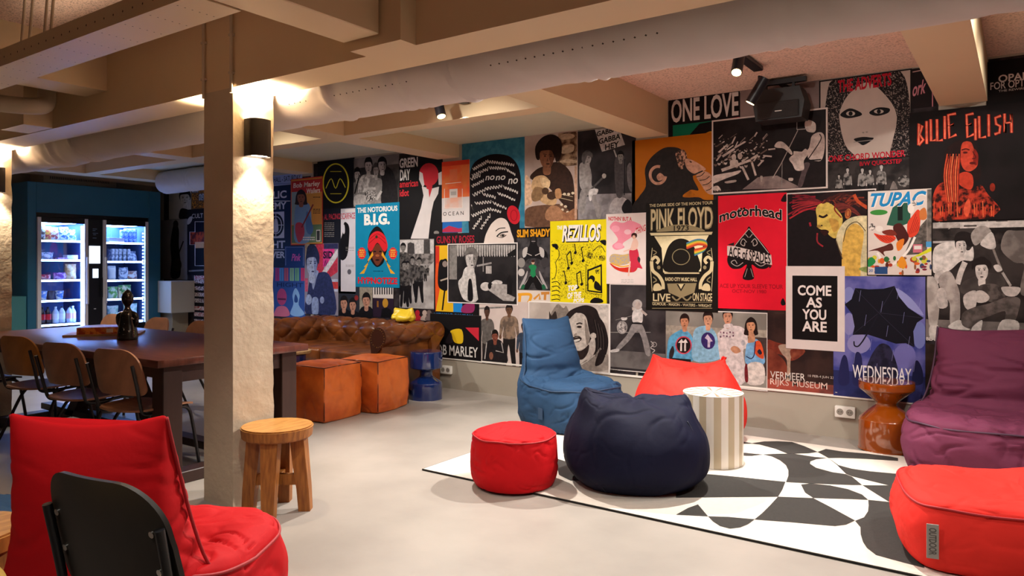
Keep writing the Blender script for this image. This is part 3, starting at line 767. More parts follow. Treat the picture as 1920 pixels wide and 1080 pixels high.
stool('wooden stool cut by the left edge beside the red lounger', P, 0.4)

# ------------------------------------------------------------------ long dining table
M_tt = mat('dark_walnut_top', '#6a3a2e', .30, col2='#4a261d', vscale=4, stretch=(1, 9, 1), contrast=(.3, .7), spec=.6, bump=.02)
M_td = mat('dark_walnut', '#35201a', .45, var=.2, stretch=(6, 6, .7), spec=.4)
tx0, tx1, ty0, ty1 = -6.80, -4.0, 2.235, 3.30
dt = thing('dining_table', 'long dark walnut dining table behind the column', 'dining table', ((tx0+tx1)/2, (ty0+ty1)/2, 0))
MB().rbox(tx0, tx1, ty0, ty1, .705, .75, .006, 2).build('tabletop', M_tt, dt, smooth=40)
MB().box(tx0+.1, tx1-.06, ty0+.07, ty0+.10, .63, .705).box(tx0+.1, tx1-.06, ty1-.10, ty1-.07, .63, .705).box(tx1-.10, tx1-.07, ty0+.07, ty1-.07, .60, .705).box(tx0+.07, tx0+.1, ty0+.07, ty1-.07, .60, .705).build('apron', M_td, dt)
for xx in (tx0+.05, tx1-.17):
    for yy in (ty0+.06, ty1-.18):
        MB().rbox(xx, xx+.12, yy, yy+.12, .07, .705, .004, 1).build('leg', M_td, dt)
    MB().rbox(xx-.0, xx+.12, ty0-.02, ty1+.02, 0, .07, .004, 1).build('foot_beam', M_td, dt)
for xm in (-5.6,):
    for s in (-1, 1):
        a = Vector((xm+s*.10, 2.79, .70)); b = Vector((xm+s*.62, 2.79, .09))
        vs = []
        for p in (a, b):
            for (dx, dy) in ((-.06, -.05), (.06, -.05), (.06, .05), (-.06, .05)): vs.append(p+Vector((dx, dy, 0)))
        MB().add(vs, [(0, 3, 2, 1), (4, 5, 6, 7), (0, 1, 5, 4), (1, 2, 6, 5), (2, 3, 7, 6), (3, 0, 4, 7)]).build('brace', M_td, dt)
MB().rbox(tx0+.1, tx1-.1, 2.74, 2.84, .09, .14, .004, 1).build('floor_rail', M_td, dt)

# plywood chairs
M_ply = mat('walnut_plywood', '#b07d5e', .45, var=.25, vscale=6, stretch=(1, 8, 1))
M_plylit = mat('honey_plywood', '#c4843c', .42, var=.2, vscale=6, stretch=(1, 8, 1))  # same plywood, sconce light put into a more orange colour
M_dseat = mat('dark_plywood_seat', '#2b201d', .4, var=.2)
M_frame = mat('black_steel_tube', '#141316', .35, spec=.5)
M_rivet = mat('steel_rivet', '#c9c6c0', .25, metal=1)
M_blackply = mat('black_plywood', '#241e19', .5, var=.25, vscale=5, stretch=(2, 2, 1))
def bentpanel(T, w, h, zc, xc, tilt, curve, r, th=.012, taper=0.0, ry=None):
    """rounded plywood panel standing across local y"""
    ny, nz = 28, 22; vs = []; fs = []
    rt = ry or r
    def pos(u, v, off):
        # u,v in -1..1 mapped to a rounded rectangle
        y = u*w/2; z = v*h/2
        hh = h/2; ww = w/2*(1+taper*v)
        e = abs(y)/(w/2)
        rr = rt if v > 0 else r
        # shrink height near the sides for rounded corners
        edge = ww-rr
        yy = u*ww
        if abs(yy) > edge:
            q = (abs(yy)-edge)/rr; zz = v*(hh-rr+rr*math.sqrt(max(0, 1-q*q)))
        else: zz = v*hh
        x = xc+curve*(yy/(w/2))**2-tilt*zz+off
        return T(Vector((x, yy, zc+zz)))
    for off in (0, -th):
        for i in range(nz+1):
            for j in range(ny+1):
                u = math.sin((2*j/ny-1)*PI/2); v = 2*i/nz-1
                vs.append(pos(u, v, off))
    n = (ny+1)*(nz+1); W = ny+1
    for o in (0, n):
        for i in range(nz):
            for j in range(ny): fs.append((o+i*W+j, o+i*W+j+1, o+(i+1)*W+j+1, o+(i+1)*W+j))
    rim = [j for j in range(ny+1)]+[i*W+ny for i in range(1, nz+1)]+[nz*W+j for j in range(ny-1, -1, -1)]+[i*W for i in range(nz-1, 0, -1)]
    for k in range(len(rim)):
        a, b = rim[k], rim[(k+1) % len(rim)]; fs.append((a, b, b+n, a+n))
    return vs, fs
def chair(label, loc, face, Mb, Ms, detail=True, rivets=False, group=None, zt=.79, fpost=0.0, pw=1.0):
    T = frame(loc, face); t = thing('plywood_chair', label, 'chair', loc, group)
    vs, fs = bentpanel(T, .385, .275, zt-.1375, -.205, .22, .03, .05, ry=.11, taper=-.02)
    MB().add(vs, fs).build('backrest', Mb, t, smooth=50)
    # seat
    ny = 20; nx = 20; sv = []; sf = []
    for off in (0, -.012):
        for i in range(nx+1):
            for j in range(ny+1):
                u = 2*i/nx-1; v = 2*j/ny-1
                u2 = u*math.sqrt(1-.28*v*v); v2 = v*math.sqrt(1-.28*u*u)
                x = .01+u2*.215; y = v2*.215
                z = .455-.018*max(0, u2)**3*1.2-.010*(1-v2*v2)+off
                sv.append(T(Vector((x, y, z))))
    n = (nx+1)*(ny+1); W = ny+1
    for o in (0, n):
        for i in range(nx):
            for j in range(ny): sf.append((o+i*W+j, o+i*W+j+1, o+(i+1)*W+j+1, o+(i+1)*W+j))
    rim = [j for j in range(ny+1)]+[i*W+ny for i in range(1, nx+1)]+[nx*W+j for j in range(ny-1, -1, -1)]+[i*W for i in range(nx-1, 0, -1)]
    for k in range(len(rim)):
        a, b = rim[k], rim[(k+1) % len(rim)]; sf.append((a, b, b+n, a+n))
    MB().add(sv, sf).build('seat', Ms, t, smooth=50)
    for s in (-1, 1):
        y = s*.165
        up = cr([(-.246+fpost, s*.182*pw, zt-.09), (-.215+fpost, s*.18*pw, .60), (-.19+fpost*.6, s*.176*pw, .50), (-.165, s*.172, .435), (-.10, y, .418), (.05, y, .420), (.155, y, .425)], False, 6)
        MB().tube([T(Vector(p)) for p in up], .0105, 10).build('back_post', M_frame, t, smooth=60)
        MB().tube([T(Vector(p)) for p in cr([(.10, y, .425), (.165, y*1.05, .40), (.19, y*1.12, .30), (.225, y*1.28, .0)], False, 6)], .0105, 10).build('leg', M_frame, t, smooth=60)
        MB().tube([T(Vector(p)) for p in cr([(.03, y, .425), (-.05, y*1.05, .38), (-.13, y*1.15, .22), (-.235, y*1.28, .0)], False, 6)], .0105, 10).build('leg', M_frame, t, smooth=60)
    MB().tube([T(Vector((-.02, -.17, .41))), T(Vector((-.02, .17, .41)))], .009, 8).build('crossbar', M_frame, t, smooth=60)
    if rivets:
        for s in (-1, 1):
            for zz in (zt-.105, zt-.19):
                xx = -.205+.03*(.155/.1925)**2-.22*(zz-(zt-.1375))-.013
                MB().tube([T(Vector((xx, s*.155, zz))), T(Vector((xx-.004, s*.155, zz-.0008)))], .0075, 14).build('rivet', M_rivet, t, smooth=40)
    return t
GR = 'plywood chairs round the dining table'
for (px, py, lab, mb_) in ((25, 628, 'honey coloured plywood chair at the near side of the table, leftmost', M_plylit),
                           (107, 640, 'plywood chair at the near table side, second from the left edge', M_ply),
                           (208, 652, 'plywood chair at the near table side, closest to the column', M_ply)):
    d = (HC-.812)*FPX/(py-YH); P = atd(px, py, d)
    f = Vector((-.22, 1, 0)).normalized()
    c = P+f*.235
    chair(lab, (c.x, c.y, 0), f, mb_, M_ply, zt=.805)
chair('plywood chair at the near table side, mostly cut by the left edge', (-6.42, 2.22, 0), (-.1, 1, 0), M_ply, M_dseat)
for (px, lab) in ((203, 'plywood chair across the table, in front of the fridges'), (287, 'plywood chair across the table, right of the dark figurine'), (368, 'plywood chair across the table, half hidden by the column')):
    p = ony(px, 610, 3.60); chair(lab, (p.x, p.y-.16, 0), (.03, -1, 0), M_ply, M_dseat, zt=.80)
P = atd(190, 985, 1.56)
f = (FV*.90+RV*.44); f.normalize()
c = Vector((P.x, P.y, 0))+f*.21
chair('black plywood chair with steel rivets in front of the red lounger', (c.x, c.y, 0), f, M_blackply, M_blackply, rivets=True, zt=.85, fpost=.034, pw=1.01)

# near table corner in the lower left
M_yel = mat('light_birch_top', '#d9b25a', .4, var=.08, stretch=(1, 6, 1))
e = onz(8, 1066, .74); c = e-FV*.22-RV*.22
t = thing('round_table', 'light yellow wooden table top cut by the lower left corner', 'table', (c.x, c.y, 0))
R0 = (Vector((e.x, e.y, 0))-Vector((c.x, c.y, 0))).length
MB().lathe([(R0-.01, .715), (R0, .72), (R0, .735), (R0-.006, .74)], (c.x, c.y, 0), 72).build('tabletop', M_yel, t, smooth=40)
MB().cyl((c.x, c.y, .02), (c.x, c.y, .715), .03, 24).build('pedestal', M_frame, t, smooth=50)
MB().lathe([(.2, 0), (.2, .012), (.04, .025)], (c.x, c.y, 0), 48).build('foot', M_frame, t, smooth=40)

# things on the dining table
zt = .7505
a = onz(190, 632, zt)
M_board = mat('beech_board', '#a87f4e', .5, var=.15, stretch=(1, 6, 1))
ux = (onz(262, 628, zt)-onz(118, 632, zt)); ux.z = 0; L = ux.length; ux.normalize(); uy = Vector((-ux.y, ux.x, 0))
c = (onz(262, 628, zt)+onz(118, 632, zt))/2
def obox(c, ux, uy, a0, a1, b0, b1, z0, z1):
    return MB().add([c*1+ux*a+uy*b+Vector((0, 0, z-c.z)) for z in (z0, z1) for (a, b) in ((a0, b0), (a1, b0), (a1, b1), (a0, b1))], [(0, 3, 2, 1), (4, 5, 6, 7), (0, 1, 5, 4), (1, 2, 6, 5), (2, 3, 7, 6), (3, 0, 4, 7)])
o = obox(c, ux, uy, -L/2, L/2, -.02, .27, zt, zt+.014).build('wooden_board', M_board, origin=(c.x, c.y, zt)); tag(o, 'flat wooden game board under the boxed game on the table', 'board')
bx = thing('game_box', 'flat orange and red game box on the wooden board', 'box', (c.x, c.y, zt+.0145))
q0 = -.17; q1 = .13
obox(c, ux, uy, q0, q1, .0, .24, zt+.0145, zt+.065).build('box_body', mat('game_box_print', '#a8431f', .4, col2='#d9853a', vscale=22, contrast=(.45, .55)), bx)
obox(c, ux, uy, q0+.005, q1-.005, .005, .235, zt+.0652, zt+.0665).build('box_lid', mat('game_lid_print', '#c9a86a', .4, col2='#8a3c1c', vscale=14, contrast=(.45, .6)), bx)
obox(c, ux, uy, .03, .075, -.001, .0, zt+.025, zt+.055).build('white_sticker', M_white, bx)
P = onz(239, 637, zt)
M_splat = mat('splattered_black', '#0c0b0e', .18, col2='#d8d4d0', vscale=55, contrast=(.66, .70), coat=.8)
pf = cr([(.05, 0), (.068, .004), (.066, .05), (.056, .11), (.050, .16), (.044, .19), (.026, .215), (.018, .235), (.022, .25), (.036, .275), (.040, .30), (.034, .33), (.018, .352), (.006, .362), (.001, .364)], False, 5)
fg = MB().lathe([(max(.001, r), z) for r, z in pf], (P.x, P.y, zt), 40)
fo = thing('figurine', 'black speckled figurine vase standing on the dining table', 'figurine', (P.x, P.y, zt))
fg.build('body', M_splat, fo, smooth=60)
for s in (-1, 1):
    v = RV*s
    MB().tube(cr([Vector((P.x, P.y, zt+.19))+v*.03, Vector((P.x, P.y, zt+.175))+v*.06, Vector((P.x, P.y, zt+.13))+v*.065, Vector((P.x, P.y, zt+.095))+v*.045], False, 5), [.018]*8+[.016]*8, 12).build('arm', M_splat, fo, smooth=60)
# ------------------------------------------------------------------ teal surround with two display fridges
XF = -9.84; DEP = .62
M_steel = mat('satin_white_metal', '#e2dfe4', .4)  # white carries the LED brightness falling on the door frames
M_fblack = mat('fridge_black', '#0c0d12', .35)
M_finner = mat('fridge_liner', '#4a68a0', .5)  # blue LED light inside the fridge put into the liner colour
M_led = mat('cool_led', '#86b0ff', .4, emit=34.0)
M_ledd = mat('cool_led_shelf', '#a0c2ff', .4, emit=15.0)
M_screen = mat('screen_glow', '#c9d8ee', .4, emit=1.6)
M_glass = bpy.data.materials.new('door_glass'); M_glass.use_nodes = True
_n = M_glass.node_tree.nodes; _l = M_glass.node_tree.links; _n.remove(_n['Principled BSDF'])
_tr = _n.new('ShaderNodeBsdfTransparent'); _gl = _n.new('ShaderNodeBsdfGlossy'); _gl.inputs['Roughness'].default_value = .02; _mx = _n.new('ShaderNodeMixShader'); _mx.inputs[0].default_value = .06
_tr.inputs[0].default_value = (.93, .96, 1, 1)
_l.new(_tr.outputs[0], _mx.inputs[1]); _l.new(_gl.outputs[0], _mx.inputs[2]); _l.new(_mx.outputs[0], _n['Material Output'].inputs[0])
Y = lambda px: onx(px, 500, XF).y
ysL, ysR = Y(51.7), Y(301)
zt_ = 2.295
yl0, yl1 = Y(70), Y(165); yr0, yr1 = Y(193), Y(278)
ym = .07
sr = thing('fridge_surround', 'tall teal cabinet surround framing two lit display fridges', 'cabinet', (XF-.3, (ysL+ysR)/2, 0))
MB().rbox(XF-DEP-.1, XF+.0, ysL, yl0-.012, 0, zt_, .004, 1).build('side_panel', M_teal, sr)
MB().rbox(XF-DEP-.1, XF+.0, yr1+.012, ysR, 0, zt_, .004, 1).build('side_panel', M_teal, sr)
MB().rbox(XF-DEP-.1, XF-.002, yl0-.012, yr1+.012, 1.925, zt_, .004, 1).build('header', M_teal, sr)
MB().box(XF-DEP-.1, XF-.03, yl0-.012, yr1+.012, 1.875, 1.925).build('shadow_gap', M_fblack, sr)  # black strip below the header
ct = MB().rbox(XF-.55, XF+.02, ysL-.75, ysL-.02, 0, .905, .004, 1).build('low_cabinet', mat('teal_low_panel', '#3f7f84', .5))
tag(ct, 'low teal counter cabinet left of the fridge surround', 'cabinet')

def fridge(label, y0, y1, shelves, handle_right, zb=.10, zt=1.87):
    t = thing('display_fridge', label, 'fridge', (XF-.3, (y0+y1)/2, 0))
    xb = XF-DEP
    MB().box(xb-.03, xb, y0, y1, zb, zt).box(xb, XF-.03, y0, y0+.025, zb, zt).box(xb, XF-.03, y1-.025, y1, zb, zt).box(xb, XF-.03, y0+.025, y1-.025, zt-.05, zt).box(xb, XF-.03, y0+.025, y1-.025, zb, .48).build('body', M_finner, t)
    MB().box(XF-.029, XF+.004, y0+.002, y1-.002, 0.02, .47).build('plinth', M_fblack, t)
    fr = MB()
    fr.box(XF-.028, XF+.006, y0+.001, y0+.042, .47, zt).box(XF-.028, XF+.006, y1-.042, y1-.001, .47, zt).build('door_frame', M_steel, t)
    for za, zb_ in ((zt-.065, zt), (.47, .50)): MB().box(XF-.027, XF+.004, y0+.042, y1-.042, za, zb_).build('door_rail', M_fblack, t)
    MB().box(XF-.006, XF-.002, y0+.042, y1-.042, .50, zt-.065).build('glass_pane', M_glass, t)
    yh = y1-.015 if handle_right else y0+.03
    MB().rbox(XF+.006, XF+.035, yh-.012, yh+.012, .78, 1.38, .006, 2).build('handle', M_steel, t, smooth=40)
    for z in shelves:
        sh = MB().box(xb+.002, XF-.06, y0+.03, y1-.03, z-.022, z-.004).build('shelf', M_finner, t)
        m = MB().box(XF-.06, XF-.052, y0+.045, y1-.045, z-.026, z-.002).build('led_strip', M_ledd, sh)
        m.location = (0, 0, 0)
    ys = y1-.062 if handle_right else y1-.055
    if handle_right:
        MB().box(XF-.05, XF-.035, y1-.066, y1-.044, .50, zt-.09).build('led_tube', M_led, t)
    else:
        mb = MB()
        for k in range(26): mb.box(XF-.045, XF-.035, y1-.058, y1-.048, .55+k*.046, .57+k*.046)
        mb.build('led_tube', M_ledd, t)
    MB().box(xb+.03, XF-.10, y0+.10, y1-.10, zt-.062, zt-.052).build('ceiling_led', M_led, t)
    return t
SL = [1.594, 1.353, 1.100, .846, .545]; SR = [1.585, 1.335, 1.085, .835, .530]
fridge('left display fridge with snack bags and drink bottles behind a lit glass door', yl0, yl1, SL, True)
fridge('right display fridge with cans and salad bags behind a lit glass door', yr0, yr1, SR, False)
# payment column between the doors
pp = thing('payment_panel', 'black payment column with two lit screens between the fridges', 'payment terminal', (XF-.1, (yl1+yr0)/2, 0))
MB().rbox(XF-.4, XF-.004, yl1+.003, yr0-.003, .02, 1.872, .003, 1).build('housing', mat('payment_black', '#15171e', .4), pp)
yc = (yl1+yr0)/2
def pane(px0, px1, py0, py1, name, m, dx=.004):
    a = onx(px0, py0, XF+dx); b = onx(px1, py1, XF+dx)
    return MB().box(XF-.003, XF+dx, a.y, b.y, b.z, a.z).build(name, m, pp)
pane(167.5, 188, 461, 494, 'screen', M_screen); pane(174.3, 184.5, 504, 521, 'card_reader', M_screen)
mb = MB()
for k, (px0, px1, py) in enumerate(((174, 182, 429), (174, 179, 432), (174, 184, 437), (175, 180, 440), (174, 181, 446))):
    a = onx(px0, py, XF+.002); b = onx(px1, py, XF+.002); mb.box(XF-.002, XF+.001, a.y, b.y, a.z-.006, a.z+.003)
mb.build('small_print', mat('dim_print', '#6f86a8', .5), pp)
a = onx(178, 579, XF); MB().box(XF-.003, XF+.004, a.y-.012, a.y+.012, a.z-.006, a.z+.006).build('lock', M_steel, pp)
a = onx(190, 560, XF); MB().rbox(XF-.004, XF+.02, a.y-.02, a.y+.01, .86, 1.12, .004, 1).build('grip', M_fblack, pp)

# goods: each thing stands on its shelf
rnd = random.Random(5)
def goods(px, py, zshelf, kind, w, h, m, label, cat, group, back=.16, name=None, m2=None, tilt=0):
    a = onx(px, py, XF-back); f0, f1 = (yl0, yl1) if px < 180 else (yr0, yr1)
    yy = max(f0+.032+w/2, min(f1-.075-w/2, a.y)); o = (XF-back, yy, zshelf)
    if kind == 'bag':
        vs, fs = loft([dict(c=(0, 0, 0), a=.02, b=w*.46, n=3), dict(c=(0, 0, h*.12), a=.035, b=w*.48, n=2.6), dict(c=(0, 0, h*.5), a=.04, b=w*.46, n=2.4), dict(c=(0, 0, h*.86), a=.02, b=w*.48, n=3), dict(c=(0, 0, h*.93), a=.004, b=w*.5, n=3), dict(c=(0, 0, h), a=.003, b=w*.5, n=3)], 20, 2)
        vs = rumple(vs, fs, lambda p, n: .006*wr(p, 18, px), floor=False)
        vs = [Vector((p.x-tilt*p.z, p.y, p.z+.001)) for p in vs]
        mb = MB().add([Vector(o)+p for p in vs], fs)
        ob = mb.build(name or 'snack_bag', m, smooth=50, origin=o)
    elif kind == 'box':
        ob = MB().rbox(o[0]-.06, o[0]+.06, o[1]-w/2, o[1]+w/2, zshelf+.001, zshelf+h, .003, 1).build(name or 'carton', m, origin=o)
    elif kind == 'can':
        r = w/2; ob = MB().lathe([(r*.8, .001), (r, .008), (r, h-.012), (r*.82, h-.002), (r*.8, h)], o, 20).build(name or 'drink_can', m, smooth=40, origin=o)
    elif kind == 'bowl':
        r = w/2; ob = MB().lathe([(r*.75, .001), (r, h*.9), (r*1.03, h*.92), (r*1.03, h), (r*.98, h)], o, 20).build(name or 'snack_tub', m, smooth=40, origin=o)
    elif kind == 'bottle':
        ob = thing('drink_bottle', label, cat, o, group); r = w/2
        MB().lathe([(r*.85, .001), (r, .01), (r, h*.62), (r*.9, h*.70), (r*.35, h*.88), (r*.33, h*.92)], o, 20).build('body', m, ob, smooth=40)
        MB().lathe([(r*.4, h*.915), (r*.4, h)], o, 14).build('cap', m2[1], ob, smooth=40)
        MB().lathe([(r*1.015, h*.24), (r*1.015, h*.58)], o, 20).build('sleeve', m2[0], ob, smooth=40)
        return ob
    tag(ob, label, cat, group); return ob
def pm(name, c, c2=None, sc=30): return mat(name, c, .35, col2=c2, vscale=sc, contrast=(.45, .55)) if c2 else mat(name, c, .35)
red = pm('red_bag_print', '#c8261e', '#e8a02a'); redd = pm('dark_red_bag_print', '#a81a1c', '#e0c9a8'); blu = pm('blue_bag_print', '#2b66b5', '#e6e6e0'); blu2 = pm('sky_bag_print', '#5a8fd0', '#f0ead8'); crm = pm('cream_bag_print', '#d9c9a0', '#6a4a2a')
purp = pm('purple_bag_print', '#7a3a9a', '#d8a8e0'); white = pm('white_pack', '#e4e6ea'); whp = pm('white_pack_print', '#dfe3ea', '#7a86a0'); pinkr = pm('pink_red_print', '#c22a44', '#e8a8a8'); grn = pm('salad_green_print', '#6fae4a', '#dfe8c8', 20); mint = pm('mint_print', '#9fd0b8', '#e4efe6', 18); brn = pm('bread_print', '#b98a55', '#e0c79a', 14)
canb = pm('silver_blue_can', '#b8cdea', '#5a7fc0', 40); cola = pm('cola_dark', '#2a0d0c'); redlab = pm('red_sleeve', '#c81e28'); clear = mat('clear_bottle', '#c8d6e6', .15); whs = pm('white_sleeve', '#e6e9ee'); pks = pm('pink_sleeve', '#e6a6a8'); capb = pm('black_cap', '#14141a'); capw = pm('white_cap', '#eceef2')
g = 'snacks on the top shelf of the left fridge'
for (px, m, w, h, lab) in ((80, crm, .07, .19, 'cream snack bag at the left end of the top fridge shelf'), (88, red, .11, .17, 'red and orange snack bag, second on the top fridge shelf'), (101, redd, .12, .16, 'dark red snack bag in the middle of the top fridge shelf'), (121, blu, .11, .17, 'blue snack bag with yellow top on the top fridge shelf'), (142, blu2, .095, .14, 'pale blue snack bag at the right of the top fridge shelf')):
    goods(px, 440, SL[0], 'bag', w, h, m, lab, 'snack bag', g, tilt=.15)
g = 'packs on the second shelf of the left fridge'
goods(87, 470, SL[1], 'bag', .15, .085, whp, 'black and white patterned snack pack on the second fridge shelf', 'snack pack', g)
goods(114, 480, SL[1], 'box', .13, .02, purp, 'flat purple pack on the second fridge shelf', 'snack pack', g)
goods(137, 474, SL[1], 'box', .13, .055, white, 'white carton at the right of the second fridge shelf', 'carton', g)
g = 'packs on the third shelf of the left fridge'
goods(84, 515, SL[2], 'bag', .13, .06, pinkr, 'small red bag low on the third fridge shelf', 'snack bag', g)
goods(112, 512, SL[2], 'bag', .15, .085, purp, 'purple bag in the middle of the third fridge shelf', 'snack bag', g)
goods(138, 500, SL[2], 'bag', .13, .19, brn, 'tall bread bag at the right of the third fridge shelf', 'bread bag', g)
g = 'tubs on the fourth shelf of the left fridge'
for (px, lab) in ((80, 'blue and white snack tub at the left of the fourth fridge shelf'), (95, 'dark snack tub in the middle of the fourth fridge shelf'), (111, 'blue patterned snack tub at the right of the fourth fridge shelf')):
    goods(px, 550, SL[3], 'bowl', .10, .11, {80: blu2, 95: pm('dark_tub', '#3a2a3a'), 111: blu}[px], lab, 'snack tub', g)
g = 'bottles on the bottom shelf of the left fridge'
for (px, m, m2, lab) in ((79, cola, (redlab, capb), 'dark cola bottle at the left end of the bottom fridge shelf'), (90, cola, (redlab, capb), 'dark cola bottle with red sleeve, second on the bottom fridge shelf'), (104, clear, (whs, capw), 'clear bottle with white sleeve beside the cola bottles'), (116, clear, (whs, capb), 'clear bottle with white sleeve in the middle of the bottle row'), (130, clear, (pks, capb), 'clear bottle with pink sleeve, second from the right'), (143, clear, (pks, capw), 'clear bottle with pink sleeve at the right end of the row')):
    goods(px, 590, SL[4], 'bottle', .075, .21, m, lab, 'bottle', g, m2=m2)
g = 'goods on the top shelf of the right fridge'
goods(208, 446, SR[0], 'box', .10, .06, white, 'white carton at the left of the right fridge top shelf', 'carton', g, back=.12)
goods(222, 446, SR[0], 'box', .10, .055, pm('pale_pink_pack', '#e2d3da'), 'pale pink carton beside the white carton', 'carton', g, back=.12)
for k, px in enumerate((229, 236, 244.5, 252, 260)):
    goods(px, 440, SR[0], 'can', .058, .19 if k else .17, canb, 'silver blue tall drink can, number %s from the left on the top shelf' % ('one', 'two', 'three', 'four', 'five')[k], 'can', 'tall cans in the right fridge')
g = 'goods on the second shelf of the right fridge'
for k, px in enumerate((208, 215, 222, 230, 238)):
    goods(px, 475, SR[1], 'box', .035, .16, whp, 'slim white upright pack, %s of the row of five' % ('first', 'second', 'third', 'fourth', 'last')[k], 'carton', 'slim white packs in the right fridge')
goods(252, 480, SR[1], 'bag', .13, .13, whp, 'leaning blue white pack beside the slim packs', 'snack pack', g, tilt=.3)
g = 'goods on the middle shelf of the right fridge'
goods(209, 510, SR[2], 'bag', .10, .18, pm('paper_white', '#ece6dc'), 'white sandwich wedge pack at the left of the middle shelf', 'sandwich pack', g)
goods(231, 510, SR[2], 'bag', .12, .16, whp, 'white pouch bag in the centre of the middle shelf', 'pouch', g)
goods(256, 514, SR[2], 'bag', .17, .11, pm('wrap_print', '#d8d4cc', '#a06a5a'), 'wide sandwich pack at the right of the middle shelf', 'sandwich pack', g)
g = 'salads on the lower shelves of the right fridge'
goods(211, 548, SR[3], 'bag', .13, .15, grn, 'green salad bag at the left of the fourth shelf', 'salad bag', g)
goods(233, 545, SR[3], 'bag', .17, .17, pm('salad_mix_print', '#4f8f4a', '#e8d8b0', 16), 'mixed salad bag above the figurine head', 'salad bag', g)
goods(211, 590, SR[4], 'bag', .14, .20, mint, 'pale mint salad bag left of the figurine', 'salad bag', g)
goods(252, 590, SR[4], 'bag', .18, .22, mint, 'pale mint salad bag right of the figurine', 'salad bag', g)
# small things right of the surround
a = ony(320, 556, 5.62)
o = MB().rbox(a.x-.18, a.x+.22, 5.5, 5.846, a.z-.22, a.z+.22, .006, 1).build('wall_box', mat('dim_white_box', '#c9c6bd', .5))
tag(o, 'white box fixed to the wall under the dark poster right of the surround', 'wall box')
a = onz(326, 700, 0)
o = MB().rbox(-10.15, -9.65, 5.60, 5.84, 0, .62, .006, 1).build('floor_cabinet', mat('dim_cream_box', '#a39a86', .5))
tag(o, 'cream low cupboard on the floor right of the fridge surround', 'cupboard')
# ------------------------------------------------------------------ posters on the back wall
struct(MB().box(XL, 3.1, YW-.010, YW-.0005, .305, .322).build('trim_2', mat('white_edge_strip', '#e8e2d8', .5)))
def ink(c, c2=None, sc=10, con=(.42, .58)):
    if isinstance(c, tuple): c, c2, sc, con = (list(c)+[None, 10, (.42, .58)])[:4] if len(c) == 2 else (list(c)+[(.42, .58)])[:4]
    nm = 'print_'+c.lstrip('#')+('_'+c2.lstrip('#')+'_%g_%g' % (sc, con[0]) if c2 else '')
    if c2: return mat(nm, c, .55, col2=c2, vscale=sc, contrast=con, detail=5, spec=.1)
    return mat(nm, c, .55, var=.07, vscale=9, spec=.1)
def mottled(c):
    q = [int(c.lstrip('#')[i:i+2], 16) for i in (0, 2, 4)]
    lum = sum(q)/3
    k = .80 if lum > 60 else 1.3
    return (c, '#%02x%02x%02x' % tuple(min(255, int(v*k)) for v in q), 34, (.36, .70))
_T = {}
def textmesh(s, bold=0.0, shear=0.0, sp=1.0):
    k = (s, bold, shear, sp)
    if k in _T: return _T[k]
    cu = bpy.data.curves.new('lettering', 'FONT'); cu.body = s; cu.size = 1; cu.offset = bold; cu.shear = shear; cu.resolution_u = 3; cu.fill_mode = 'FRONT'; cu.space_character = sp
    o = bpy.data.objects.new('lettering', cu); COL.objects.link(o)
    dg = bpy.context.evaluated_depsgraph_get(); ev = o.evaluated_get(dg); me = ev.to_mesh()
    vs = [(v.co.x, v.co.y) for v in me.vertices]; fs = [tuple(p.vertices) for p in me.polygons]
    ev.to_mesh_clear(); bpy.data.objects.remove(o); bpy.data.curves.remove(cu)
    x0 = min(v[0] for v in vs); x1 = max(v[0] for v in vs); y0 = min(v[1] for v in vs); y1 = max(v[1] for v in vs)
    vs = [((a-x0)/(x1-x0), (b-y0)/(y1-y0)) for a, b in vs]
    _T[k] = (vs, fs); return _T[k]
